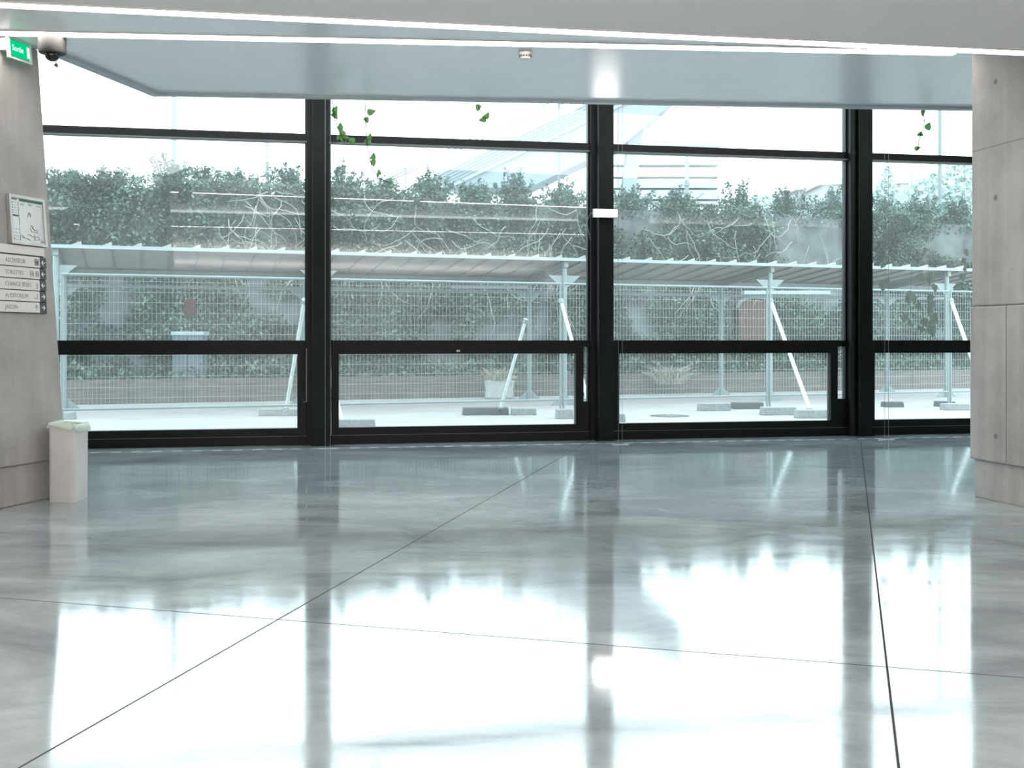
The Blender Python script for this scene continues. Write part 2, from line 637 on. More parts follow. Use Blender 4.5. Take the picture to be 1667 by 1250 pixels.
EDGE = lambda x: 6.146 + (x + 2.93) * 0.1628       # front edge of the low ceiling
near = [(-9, -6), (9.5, -6), (9.5, EDGE(9.5)), (-9, EDGE(-9))]
struct(MB().prism(near, H1, H1 + 0.22).build('ceiling', M['ceiling']))
SA, SB_ = V((-3.19, 9.73, 0)), V((4.415, 10.35, 0))
sd = (SB_ - SA).normalized()
SC = SA + sd * 13.0
NK = V((-3.52, 8.28, 0))
far = [(-9, EDGE(-9) - 0.6), (9.5, EDGE(9.5) - 0.6), (SC.x, SC.y), (SA.x, SA.y), (NK.x, NK.y), (-9, 7.6)]
struct(MB().prism(far, HC, HC + 0.2).build('ceiling_raised', M['soffit']))
# edge lip of the raised ceiling
mb = MB()
so = V((-sd.y, sd.x, 0))
mb.box(SA, sd, so, Z, -0.03, 13, -0.06, 0.02, HC - 0.025, HC + 0.21)
nd = (NK - SA).normalized()
no = V((nd.y, -nd.x, 0))
if no.x > 0:
    no = -no
mb.box(SA, nd, no, Z, 0.0, (NK - SA).length + 0.05, -0.03, 0.06, HC - 0.03, HC + 0.21)
struct(mb.build('trim_ceiling_edge', M['lip']))
# atrium roof over the strip between the ceiling edge and the glass
roof = [(-9, 7.0), (9.5, 8.0), (9.5, wp((9.5 - PW.x) / UW.x, 0.2).y), (-9, wp((-9 - PW.x) / UW.x, 0.2).y)]
struct(MB().prism(roof, ZTOP, ZTOP + 0.2).build('ceiling_atrium', M['plaster']))
mb = MB()
mb.abox(-9.2, -9.0, -6, 13, 0, ZTOP)
struct(mb.build('wall_far_left', M['plaster']))
mb = MB()
mb.abox(9.5, 9.7, -6, 14.7, 0, ZTOP)
struct(mb.build('wall_far_right', M['plaster']))
struct(MB().abox(-9.2, 9.7, -6.2, -6.0, 0, H1 + 0.2).build('wall_back', M['plaster']))
mb = MB()
wbox(mb, -10.6, -6.68, -0.05, 0.15, 0, ZTOP)
struct(mb.build('wall_front_left', M['concrete']))
mb = MB()
wbox(mb, 6.68, 8.6, -0.05, 0.15, 0, ZTOP)
struct(mb.build('wall_front_right', M['concrete']))

# ---- left concrete wall (leans outward towards the top)
UL = V((0.286, 0.958, 0)).normalized()
NL = V((UL.y, -UL.x, 0))
ZP = 0.29


def cl(z):
    return V((-3.43 - 0.215 * (z - ZP) / 3.14, 8.27, z))


def lw(a, z, off=0.0):
    return cl(z) - UL * a + NL * off


def lsolve(px, py, off=0.0):
    z = 1.5
    r = (px - CX) / F
    for _ in range(12):
        c = cl(z) + NL * off
        # c.x - ux a = r (c.y - uy a)
        a = (c.x - r * c.y) / (UL.x - r * UL.y)
        d = c.y - UL.y * a
        z = CH - (py - HY) * d / F
    return a, z


mb = MB()
Lf = 6.0
th = 0.7
zt = HC
b0, t0 = cl(ZP), cl(zt)
vs = [b0, b0 - UL * Lf, b0 - UL * Lf - NL * th, b0 - NL * th, t0, t0 - UL * Lf, t0 - UL * Lf - NL * (th - .2), t0 - NL * (th - .2)]
mb.add(vs, [(0, 1, 2, 3), (7, 6, 5, 4), (0, 4, 5, 1), (1, 5, 6, 2), (2, 6, 7, 3), (3, 7, 4, 0)])
wl = struct(mb.build('wall_left', M['concrete'], bevel=0.012))
pc = V((-3.455, 8.25, 0))
mb = MB().box(pc, -UL, -NL, Z, 0, Lf, 0, 0.6, 0, ZP)
struct(mb.build('baseboard_left', M['concrete'], bevel=0.008))
# ---- right concrete wall
UR = V((-0.2135, 0.977, 0)).normalized()
NR = V((-UR.y, UR.x, 0))
CR = V((3.512, 8.25, 0))
mb = MB().box(CR, -UR, -NR, Z, 0, Lf, 0, 0.7, ZP, 1.452)
struct(mb.build('wall_right', M['concrete'], bevel=0.012))
mb = MB().box(CR + NR * -0.012 - UR * 0.006, -UR, -NR, Z, 0, Lf, 0, 0.7, 1.455, HC)
struct(mb.build('wall_right_upper', M['concrete'], bevel=0.012))
mb = MB().box(CR - NR * 0.028 - UR * 0.02, -UR, -NR, Z, 0, Lf, 0, 0.66, 0, ZP)
struct(mb.build('baseboard_right', M['concrete'], bevel=0.006))
wr = bpy.data.objects['wall_right']
wru = bpy.data.objects['wall_right_upper']
# casting seams and tie holes


def rsolve(px, py, off=0.0):
    z = 1.5
    r = (px - CX) / F
    c = CR + NR * off
    a = (c.x - r * c.y) / (UR.x - r * UR.y)
    d = c.y - UR.y * a
    return a, CH - (py - HY) * d / F


def rw(a, z, off):
    return CR - UR * a + NR * off + Z * z


mb = MB()
a, z = rsolve(1638, 600)
mb.box(CR, -UR, NR, Z, a - .004, a + .004, -0.004, 0.001, ZP + .01, 1.45)
mb.build('casting_seam', M['grey_plastic'], wr)
mb = MB()
mb.box(CR - NR * .012, -UR, NR, Z, 0.012, Lf, -0.004, 0.001, 2.635, 2.642)
mb.build('casting_seam', M['grey_plastic'], wru)
for (px, py, par) in ((1621, 133, wru), (1621, 322, wru), (1621, 710, wr)):
    off = 0.0 if par is wr else -0.012
    a, z = rsolve(px, py, off)
    c = rw(a, z, off)
    mb = MB()
    vs = [c + NR * 0.0015]
    n = 14
    for rr_, o in ((0.024, 0.002), (0.017, -0.001)):
        pass
    ring = [c + NR * 0.0015 + (UR * math.cos(2 * math.pi * k / n) + Z * math.sin(2 * math.pi * k / n)) * 0.022 for k in range(n)]
    mb.add([c + NR * 0.001] + ring, [(0, 1 + k, 1 + (k + 1) % n) for k in range(n)])
    mb.build('tie_hole', M['grey_plastic'], par)
# seams on the left wall
mb = MB()
for zz in (1.0,):
    pass

# ------------------------------------------------------------------ window bays
BAYS = [(-6.68, -3.34), (-3.34, 0.0), (0.0, 3.34), (3.34, 6.68)]
SASH_R = [0.135, 0.205, 0.265, 0.20]
for i, (s0, s1) in enumerate(BAYS):
    root = empty('window_%d' % (i + 1), wp((s0 + s1) / 2, 0.05), kind='structure')
    a, b = s0 + 0.123, s1 - 0.123
    mb = MB()
    wbox(mb, a, b, 0.0, 0.12, 0.0, 0.098)            # sill rail
    wbox(mb, a, b, 0.02, 0.12, 1.115, 1.192)         # middle rail
    wbox(mb, a, b, 0.02, 0.12, 3.475, 3.56)          # upper transom
    wbox(mb, a, a + 0.028, 0.03, 0.12, 0.098, ZTOP)  # side profiles
    wbox(mb, b - 0.022, b, 0.03, 0.12, 0.098, ZTOP)
    wbox(mb, a, b, 0.03, 0.12, ZTOP - .06, ZTOP)
    mb.build('frame', M['frame'], root)
    mb = MB()
    wbox(mb, a, b, 0.012, 0.11, 3.458, 3.475)  # lighter grey strip paints the lit underside of the transom
    mb.build('lit_edge', M['frame_edge'], root)
    mb = MB()
    wbox(mb, a, b, -0.004, 0.02, 0.098, 0.102)
    mb.build('sill_edge', M['frame_edge'], root)

    def pane(name, x0, x1, z0, z1, t, par):
        q = MB().add([wp(x0, t, z0), wp(x1, t, z0), wp(x1, t, z1), wp(x0, t, z1)], [(0, 1, 2, 3)])
        return q.build(name, M['glass'], par)
    pane('pane', a + .028, b - .022, 1.192, 3.458, 0.07, root)
    pane('pane', a + .028, b - .022, 3.56, ZTOP - .06, 0.07, root)
    # opening sash
    x0, x1 = a + 0.03, s1 - SASH_R[i]
    mb = MB()
    wbox(mb, x0, x1, 0.0, 0.10, 1.035, 1.115)
    wbox(mb, x0, x1, 0.0, 0.10, 0.104, 0.190)
    wbox(mb, x0, x0 + 0.085, 0.0, 0.10, 0.19, 1.035)
    wbox(mb, x1 - 0.095, x1, 0.0, 0.10, 0.19, 1.035)
    sash = mb.build('sash', M['frame'], root)
    pane('pane', x0 + .085, x1 - .095, 0.19, 1.035, 0.06, sash)
    if x1 < b - 0.03:
        pane('pane', x1, b - 0.022, 0.46, 1.115, 0.08, root)
        mb = MB()
        wbox(mb, x1 + .004, b - 0.022, 0.01, 0.09, 0.098, 0.46)
        mb.build('guard_plate', M['frame'], root)
    mb = MB()
    if i == 1:
        mb.box(wp(-1.72, -0.004, 1.07), UW, NW, Z, -0.02, 0.02, 0, 0.01, -0.012, 0.012)
        mb.build('catch', M['alu'], root)
    if i == 0:
        p0, p1 = wp(s1 - .128, -.012, 1.10), wp(s1 - .128, -.012, 0.49)
        mb.tube([p0, p1, p1 - UW * .035], 0.004, 6)
        mb.build('restrictor_arm', M['alu'], root)

cl_lab = ['black steel column between the two leftmost window bays',
          'black steel column carrying the small bright work light',
          'black steel column nearest the right concrete wall, with a round pipe up its side']
for k, s in enumerate((-3.34, 0.0, 3.34)):
    root = empty('steel_column', wp(s, -0.1), cl_lab[k], 'column', 'black steel facade columns')
    mb = MB()
    wbox(mb, s - 0.123, s + 0.123, -0.02, 0.14, 0.0, ZTOP)
    mb.build('mullion', M['frame'], root, bevel=0.004)
    mb = MB()
    wbox(mb, s - 0.06, s + 0.123, -0.16, -0.02, 0.0, ZTOP)
    mb.build('post', M['steel'], root, bevel=0.006)
    mb = MB()
    wbox(mb, s - 0.075, s + 0.13, -0.17, -0.019, 0.0, 0.02)
    mb.build('base_plate', M['steel'], root)
    if k == 2:
        mb = MB().tube([wp(s - 0.10, -0.075, 0.0), wp(s - 0.10, -0.075, ZTOP)], 0.042, 14)
        mb.build('pipe', M['steel'], root, smooth=True)
        mb = MB().tube([wp(s - 0.10, -0.075, 3.5), wp(s - 0.10, -0.075, 3.56)], 0.048, 14)
        mb.build('pipe_collar', M['frame'], root, smooth=True)

# climbing cables in front of the glass
for (xa, xb, yb, lab) in ((529.5, 537.5, 730, 'pair of thin climbing wires in front of the leftmost black column'),
                          (1006.5, 1013, 724, 'pair of thin climbing wires just right of the column with the work light'),
                          (1440, 1446.5, 716, 'pair of thin climbing wires in the rightmost window bay')):
    d = F * CH / (yb - HY)
    base = at((xa + xb) / 2, yb, d)
    root = empty('climbing_wire', (base.x, base.y, 0), lab, 'wire', 'climbing wires in front of the windows')
    for xx in (xa, xb):
        p = at(xx, yb, d)
        MB().tube([V((p.x, p.y, 0.0)), V((p.x, p.y, ZTOP))], 0.0022, 5).build('wire', M['wire'], root)
    mb = MB()
    mb.box(V((base.x, base.y, 0)), UW, NW, Z, -0.10, 0.10, -0.02, 0.02, 0, 0.006)
    mb.build('anchor_plate', M['alu'], root)

# slotted floor grille along the glass


def grille_mat():
    m, nt, out = nodes_of('slotted_floor_grille')
    p = N(nt, 'ShaderNodeBsdfPrincipled')
    p.inputs['Roughness'].default_value = 0.3
    nt.links.new(p.outputs[0], out.inputs[0])
    tc = N(nt, 'ShaderNodeTexCoord')
    dt = N(nt, 'ShaderNodeVectorMath', operation='DOT_PRODUCT')
    dt.inputs[1].default_value = UW
    nt.links.new(tc.outputs['Object'], dt.inputs[0])
    mo = N(nt, 'ShaderNodeMath', operation='PINGPONG')
    mo.inputs[1].default_value = 0.105
    nt.links.new(dt.outputs['Value'], mo.inputs[0])
    lt = N(nt, 'ShaderNodeMath', operation='LESS_THAN')
    lt.inputs[1].default_value = 0.055
    nt.links.new(mo.outputs[0], lt.inputs[0])
    mx = N(nt, 'ShaderNodeMix', data_type='RGBA')
    nt.links.new(lt.outputs[0], mx.inputs[0])
    mx.inputs[6].default_value = (0.20, 0.215, 0.22, 1)
    mx.inputs[7].default_value = (0.62, 0.66, 0.68, 1)
    nt.links.new(mx.outputs[2], p.inputs['Base Color'])
    return m


mb = MB().box(PW + NW * -0.47, UW, NW, Z, -6.4, 6.4, -0.014, 0.014, 0.0, 0.002)
tag(mb.build('floor_grille', grille_mat(), loc=wp(0, -0.47)), 'thin row of pale metal slots in the floor along the windows', 'grille')

# ------------------------------------------------------------------ ceiling lights


def strip(name, a, b, w, z, label, grp=None):
    a, b = V((a[0], a[1], z)), V((b[0], b[1], z))
    d = (b - a).normalized()
    n_ = V((-d.y, d.x, 0))
    L = (b - a).length
    root = empty(name, (a + b) / 2, label, 'ceiling light', grp)
    MB().box(a, d, n_, Z, 0, L, -w / 2, w / 2, -0.006, 0.0).build('diffuser', M['led'], root)
    mb = MB()
    mb.box(a, d, n_, Z, 0, L, -w / 2 - .008, -w / 2, -0.009, 0.0)
    mb.box(a, d, n_, Z, 0, L, w / 2, w / 2 + .008, -0.009, 0.0)
    mb.build('profile', M['white_plastic'], root)
    return root


strip('led_strip_light', (-5.0, EDGE(-5.0) - .07), (3.70, EDGE(3.70) - .07), 0.10, H1, 'upper light line along the edge of the low ceiling', 'glowing ceiling strips')
strip('led_strip_light', (-3.76, 7.797), (3.45, 8.345), 0.125, HC, 'lower light line recessed in the raised glossy ceiling', 'glowing ceiling strips')
# unseen fill lights out of frame, added to brighten the ceilings


def lamp(name, loc, sx, sy, power, c):
    L = bpy.data.lights.new(name, 'AREA')
    L.shape = 'RECTANGLE'
    L.size, L.size_y = sx, sy
    L.energy = power
    L.color = c
    o = bpy.data.objects.new(name, L)
    o.location = loc
    COL.objects.link(o)
    return o


for yy, pw in ((2.0, 270), (-2.6, 520)):
    up = lamp('ceiling_fill_light', (0, yy, 2.1), 12.0, 0.5, pw, (1, 0.96, 0.92))
    up.rotation_euler = (math.pi, 0, 0)      # shines at the ceiling

# smoke detector
c = at(855, 83, F * (HC - CH) / (HY - 83))
c.z = HC
root = empty('smoke_detector', c, 'small white smoke detector on the raised ceiling', 'smoke detector')
MB().lathe(c, [(0.054, 0.0), (0.056, -0.02), (0.053, -0.035), (0.05, -0.036)], 28).build('base', M['white_plastic'], root, smooth=True)
MB().lathe(c, [(0.046, -0.036), (0.044, -0.052), (0.034, -0.064), (0.01, -0.066)], 28).build('sensor_cap', M['white_plastic'], root, smooth=True)
mb = MB()
for k in range(14):
    t = 2 * math.pi * k / 14
    p = c + V((math.cos(t), math.sin(t), 0)) * .0462
    mb.box(p, V((-math.sin(t), math.cos(t), 0)), V((math.cos(t), math.sin(t), 0)), Z, -.006, .006, -.001, .001, -0.05, -0.039)
mb.build('vent_grille', M['sign_gap'], root)

# dome camera
d = 7.93
c = at(85, 61, d)
c.z = HC
root = empty('security_camera', c, 'grey dome security camera at the ceiling corner beside the exit sign', 'camera')
MB().lathe(c, [(0.094, 0), (0.098, -0.008), (0.098, -0.105), (0.092, -0.118), (0.06, -0.121)], 40).build('housing', M['camera_grey'], root, smooth=True)
MB().lathe(c, [(0.052, -0.120), (0.053, -0.132), (0.048, -0.150), (0.036, -0.166), (0.018, -0.175), (0.004, -0.177)], 28).build('dome', M['dark_dome'], root, smooth=True)

# ------------------------------------------------------------------ wall signs on the left wall


def lbox(mb, a0, a1, z0, z1, o0, o1):
    """a grows to the left in the picture"""
    vs = [lw(a, z, o) for z in (z0, z1) for o in (o0, o1) for a in (a0, a1)]
    return mb.add(vs, [(0, 1, 3, 2), (4, 6, 7, 5), (0, 4, 5, 1), (2, 3, 7, 6), (0, 2, 6, 4), (1, 5, 7, 3)])


def lmat(a, z, off):
    up = (lw(a, z + .1, off) - lw(a, z, off)).normalized()
    rt = UL.copy()
    nm = rt.cross(up).normalized()
    m = Matrix((rt, up, nm)).transposed().to_4x4()
    m.translation = lw(a, z, off)
    return m


# emergency plan
aR, zTR = lsolve(72.5, 325, .03)
aR2, zBR = lsolve(72.5, 402, .03)
aL, zTL = lsolve(14, 312, .03)
zT, zB = zTR, zBR
root = empty('evacuation_plan', lw((aR + aL) / 2, zB, .0), 'framed evacuation plan above the direction sign', 'plan')
fw = 0.022
mb = MB()
lbox(mb, aR, aL, zT - fw, zT, 0, .032)
lbox(mb, aR, aL, zB, zB + fw, 0, .032)
lbox(mb, aR, aR + fw, zB + fw, zT - fw, 0, .032)
lbox(mb, aL - fw, aL, zB + fw, zT - fw, 0, .032)
mb.build('frame', M['alu'], root)
lbox(MB(), aR + fw, aL - fw, zB + fw, zT - fw, 0.001, .02).build('sheet', M['paper'], root)
W_, H_ = aL - aR - 2 * fw, zT - zB - 2 * fw


def plan(mb, u0, u1, v0, v1, o=.0212):
    """u 0..1 from left, v 0..1 from top"""
    return lbox(mb, aL - fw - u1 * W_, aL - fw - u0 * W_, zT - fw - v1 * H_, zT - fw - v0 * H_, .0195, o)


plan(MB(), 0.27, 0.985, 0.012, 0.065).build('header_band', M['print_green'], root)
mb = MB()
plan(mb, 0.02, 0.20, 0.02, 0.045)
plan(mb, 0.235, 0.243, 0.07, 0.98)
plan(mb, 0.03, 0.225, 0.39, 0.43)
for v in (0.10, 0.16, 0.22, 0.28, 0.33):
    plan(mb, 0.03, 0.07, v, v + .025)
    plan(mb, 0.10, 0.10 + 0.11, v + .006, v + .012)
for v in (0.72, 0.80, 0.88, 0.96):
    plan(mb, 0.03, 0.22, v, v + .006)
plan(mb, 0.02, 0.06, 0.92, 0.965)
for (u, v, w) in ((.30, .12, .12), (.55, .09, .1), (.55, .115, .12), (.80, .12, .14), (.3, .145, .08), (.58, .14, .06)):
    plan(mb, u, u + w, v, v + .01)
mb.build('plan_key', M['letter_dark'], root)
mb = MB()
random.seed(3)


def pl(u, v):
    return lw(aL - fw - u * W_, zT - fw - v * H_, .0212)


for seg in (((.52, .36), (.56, .30), (.62, .34), (.60, .40)), ((.56, .30), (.60, .40)), ((.50, .42), (.53, .35)),
            ((.58, .62), (.64, .60), (.66, .68), (.80, .70), (.78, .76), (.60, .74), (.58, .66)),
            ((.62, .64), (.72, .72)), ((.46, .83), (.56, .82), (.62, .86), (.82, .85), (.84, .92), (.64, .93)), ((.68, .80), (.70, .92)),
            ((.28, .90), (.50, .92), (.56, .96)), ((.28, .84), (.36, .90)), ((.88, .94), (.96, .94), (.96, .97), (.88, .97))):
    for p, q in zip(seg[:-1], seg[1:]):
        mb.bar(pl(*p), pl(*q), .003, .0015, up=NL)
mb.build('plan_drawing', M['letter_dark'], root)

# direction sign
aR, z0r = lsolve(66.5, 510, .02)
aR_, z1r = lsolve(76, 403, .02)
aEnd = lsolve(75.3, 460, .02)[0]
zBot = lsolve(66.5, 510, .02)[1]
zTop = lsolve(66.5, 403.5, .02)[1]
aLft = aR + 0.86
root = empty('direction_sign', lw((aR + aLft) / 2, zBot, 0), 'pale five row direction sign with dark arrow tabs below the evacuation plan', 'sign')
lbox(MB(), aEnd + .004, aLft, zBot, zTop, 0.0, 0.012).build('back_rail', M['sign_gap'], root)
ys = [418.5, 437, 455.5, 474, 492, 510]
lbox(MB(), aEnd, aLft, lsolve(66.5, 417.0, .02)[1], zTop, .012, .022).build('header_panel', M['sign_white'], root)
WORDS = [('ASCENSEUR', 'lift'), ('TOILETTES', 'wc'), ('CHANGE BÉBÉS', 'baby'), ('AUDITORIUM', 'seat'), ('JARDIN', 'plant')]


def icon(kind, a, z, root, par):
    """pictogram in a 45 mm square centred at (a,z); x to the right"""
    mb = MB()
    o = .0232

    def r(x0, x1, y0, y1):
        lbox(mb, a - x1, a - x0, z + y0, z + y1, .0215, o)

    def person(x, s=1.0, skirt=False):
        r(x - .004 * s, x + .004 * s, .012 * s, .020 * s)
        r(x - .0065 * s, x + .0065 * s, -.006 * s, .010 * s)
        if skirt:
            r(x - .009 * s, x + .009 * s, -.010 * s, -.004 * s)
        r(x - .005 * s, x - .001 * s, -.022 * s, -.006 * s)
        r(x + .001 * s, x + .005 * s, -.022 * s, -.006 * s)
    if kind == 'lift':
        for q in ((-.022, .022, -.025, -.021), (-.022, .022, .021, .025), (-.022, -.018, -.025, .025), (.018, .022, -.025, .025), (-.001, .001, -.02, .02)):
            r(*q)
        person(-.009, .8)
        person(.009, .8)
    elif kind == 'wc':
        person(-.062, 1.1)
        person(-.040, 1.1, True)
        person(-.006, 1.1)
        person(.014, 1.1, True)
    elif kind == 'baby':
        person(0.004, .95)
        r(-.010, .014, -.028, -.023)
    elif kind == 'seat':
        r(.006, .011, -.004, .022)
        r(-.022, .006, -.020, -.015)
        r(-.022, -.018, -.015, -.006)
        r(-.004, .0, -.015, -.006)
        r(.010, .014, -.022, -.008)
    else:
        r(-.002, .002, -.022, .006)
        r(-.014, -.002, -.004, .004)
        r(.002, .014, .002, .010)
        r(-.007, .007, .008, .022)
    mb.build('pictogram', M['letter'] if kind != 'lift' else M['letter_dark'], par)


for k, (w, ic) in enumerate(WORDS):
    zt_ = lsolve(66.5, ys[k] + .8, .02)[1]
    zb_ = lsolve(66.5, ys[k + 1] - .8, .02)[1]
    ym = (ys[k] + ys[k + 1]) / 2
    aR, aEnd = lsolve(65.0, ym, .022)[0], lsolve(75.3, ym, .024)[0]
    pn = lbox(MB(), aR, aLft, zb_, zt_, .012, .022).build('row_panel', M['sign_white'], root)
    zc = (zt_ + zb_) / 2
    text_mesh(w, 0.046, lmat(lsolve(8.5, ym, .02)[0], zc - .016, .0225), 'lettering', M['letter'], pn, width=0.82)
    icon(ic, lsolve(59.5, ym, .02)[0], zc, root, pn)
    tb = lbox(MB(), aEnd, aR - .003, zb_ + .001, zt_ - .001, .012, .0235).build('arrow_tab', M['sign_dark'], root)
    ac = (aEnd + aR) / 2
    sgn = 1 if k < 3 else -1          # left for the first three, then right
    mb = MB()
    P0 = lambda da, dz: lw(ac + da, zc + dz, .0245)
    mb.bar(P0(-.018 * sgn, 0), P0(.018 * sgn, 0), .006, .002, up=NL)
    mb.bar(P0(.018 * sgn, 0), P0(.002 * sgn, .017), .006, .002, up=NL)
    mb.bar(P0(.018 * sgn, 0), P0(.002 * sgn, -.017), .006, .002, up=NL)
    mb.build('arrow', M['letter_white'], tb)

# exit sign
a1, zt1 = lsolve(49.8, 72, .06)
a1b, zb1 = lsolve(49.8, 105, .06)
a0, _ = lsolve(13, 80, .06)
root = empty('exit_sign', lw((a0 + a1) / 2, zb1, 0), 'lit green exit sign high on the left concrete wall', 'sign')
lbox(MB(), a1 + .05, a0 + .02, zb1 + .05, zt1 - .02, 0, .05).build('housing', M['white_plastic'], root)
mb = MB()
fw = .012
lbox(mb, a1, a0, zb1, zb1 + fw, .045, .066)
lbox(mb, a1, a0, zt1 - fw, zt1, .045, .066)
lbox(mb, a1, a1 + fw, zb1 + fw, zt1 - fw, .045, .066)
lbox(mb, a0 - fw * 1.6, a0, zb1 + fw, zt1 - fw, .045, .066)
mb.build('frame', M['white_plastic'], root)
gl = lbox(MB(), a1 + fw + .012, a0 - fw * 1.6, zb1 + fw + .012, zt1 - fw - .006, .05, .062).build('green_panel', M['exit_green'], root)
wd, hg = a0 - a1, zt1 - zb1
text_mesh('Sortie', hg * .40, lmat(a0 - .16 * wd, zb1 + hg * .40, .0635), 'lettering', M['exit_white'], gl, width=wd * .52 / (hg * .40 * 2.6))
mb = MB()
lbox(mb, a1 + .10 * wd, a1 + .20 * wd, zb1 + .24 * hg, zt1 - .24 * hg, .0615, .064)
mb.build('door_symbol', M['exit_white'], gl)

# ------------------------------------------------------------------ waste bin
bx0, bx1, by0, by1, bh = -3.425, -3.225, 7.925, 8.205, 0.565


def rrect(x0, x1, y0, y1, r, z, n=6):
    out = []
    for (cx_, cy_, a0_) in ((x1 - r, y1 - r, 0), (x0 + r, y1 - r, 90), (x0 + r, y0 + r, 180), (x1 - r, y0 + r, 270)):
        for k in range(n + 1):
            t = math.radians(a0_ + 90 * k / n)
            out.append(V((cx_ + r * math.cos(t), cy_ + r * math.sin(t), z)))
    return out


root = empty('waste_bin', ((bx0 + bx1) / 2, (by0 + by1) / 2, 0), 'white plastic waste bin with green liner beside the left wall', 'bin')


def loft(rings, close0=False, close1=False):
    mb = MB()
    n = len(rings[0])
    vs = [p for r in rings for p in r]
    fs = []
    for i in range(len(rings) - 1):
        for k in range(n):
            fs.append((i * n + k, i * n + (k + 1) % n, (i + 1) * n + (k + 1) % n, (i + 1) * n + k))
    if close0:
        fs.append(tuple(range(n))[::-1])
    if close1:
        fs.append(tuple(range((len(rings) - 1) * n, len(rings) * n)))
    return mb.add(vs, fs)


e = 0.004
rings = [rrect(bx0 + .006, bx1 - .006, by0 + .006, by1 - .006, .03, 0.0), rrect(bx0 + e, bx1 - e, by0 + e, by1 - e, .032, 0.006),
         rrect(bx0, bx1, by0, by1, .034, bh), rrect(bx0 + .005, bx1 - .005, by0 + .005, by1 - .005, .03, bh + .003),
         rrect(bx0 + .008, bx1 - .008, by0 + .008, by1 - .008, .03, bh - .01)]
loft(rings, True).build('bin_body', M['bin'], root, smooth=True)
rings = [rrect(bx0 + .009, bx1 - .009, by0 + .009, by1 - .009, .03, bh - .01), rrect(bx0 + .02, bx1 - .02, by0 + .02, by1 - .02, .03, .30)]
loft(rings, False, True).build('bin_inside', M['bin_in'], root)
# liner folded over the rim, with ruffles
rings = []
prof = [(-.014, -.10), (-.010, -.02), (-.004, .010), (.002, .018), (.008, .010), (.013, -.006), (.016, -.024)]
for j, (o, dz) in enumerate(prof):
    ring = rrect(bx0 - o, bx1 + o, by0 - o, by1 + o, .034 + max(o, -.02), bh + dz, 14)
    out = []
    cc = V(((bx0 + bx1) / 2, (by0 + by1) / 2, 0))
    for p in ring:
        q = noise.noise(V((p.x * 22, p.y * 22, j * .25)))
        q2 = noise.noise(V((p.x * 55 + 9, p.y * 55, j * .4)))
        amp = max(0, (j - 1) / 5.0)
        dirn = (V((p.x, p.y, 0)) - cc).normalized()
        right = max(0, (p.x - cc.x) / .1)
        out.append(p + dirn * (.010 * q + .006 * q2 + .006 * amp * right) * amp + Z * ((.055 * q + .026 * q2) * amp - .012 * amp * right))
    rings.append(out)
loft(rings).build('bin_liner', M['bag'], root, smooth=True)

# ------------------------------------------------------------------ work light on the middle column
d = 12.62
p0, p1 = at(966, 347, d), at(1005, 347, d)
wc = (p0 + p1) / 2
hw = (p1 - p0).length / 2
root = empty('work_light', wc, 'small bright rectangular work light fixed to the middle black column', 'lamp')
MB().box(wc, UW, NW, Z, -hw - .006, hw + .006, 0.0, 0.05, -.052, .052).build('housing', M['grey_plastic'], root, bevel=.004)
MB().box(wc, UW, NW, Z, -hw + .002, hw, -0.008, 0.001, -.042, .042).build('lens', M['lamp'], root)
MB().box(wc, UW, NW, Z, -.02, .06, 0.05, 0.14, -.02, .02).build('bracket', M['steel'], root)
cb = [wc - UW * hw, wc - UW * (hw + .04) - Z * .01, wc - UW * (hw + .065) - Z * .05, wc - UW * (hw + .07) - Z * .12 + NW * .05, wc - UW * (hw - .0) - Z * .30 + NW * .15]
MB().tube(cb, .004, 6).build('cable', M['cable_white'], root, smooth=True)

# ------------------------------------------------------------------ hanging vines


def leaf_shape(mb, p, dirv, nrm, L, W):
    d_ = V(dirv).normalized()
    n_ = V(nrm)
    n_ = (n_ - d_ * n_.dot(d_)).normalized()
    b_ = d_.cross(n_)
    prof = [(0.0, 0.0), (-.08, .22), (.0, .42), (.18, .50), (.42, .43), (.68, .26), (.88, .10), (1.0, 0.0)]
    mid = [p + d_ * (L * t) - n_ * (L * .10 * math.sin(math.pi * max(t, 0))) for t, _ in prof]
    l_ = [p + d_ * (L * t) + b_ * (W * w) + n_ * (.04 * L) for t, w in prof[1:-1]]
    r_ = [p + d_ * (L * t) - b_ * (W * w) + n_ * (.04 * L) for t, w in prof[1:-1]]
    k = len(prof)
    m = len(l_)
    vs = mid + l_ + r_
    fs = []
    for s_ in (0, 1):
        o = k + s_ * m
        q = [(0, o, 1)] + [(i, o + i - 1, o + i, i + 1) for i in range(1, m)] + [(m, o + m - 1, m + 1)]
        fs += q if s_ == 0 else [tuple(reversed(x)) for x in q]
    mb.add(vs, fs)


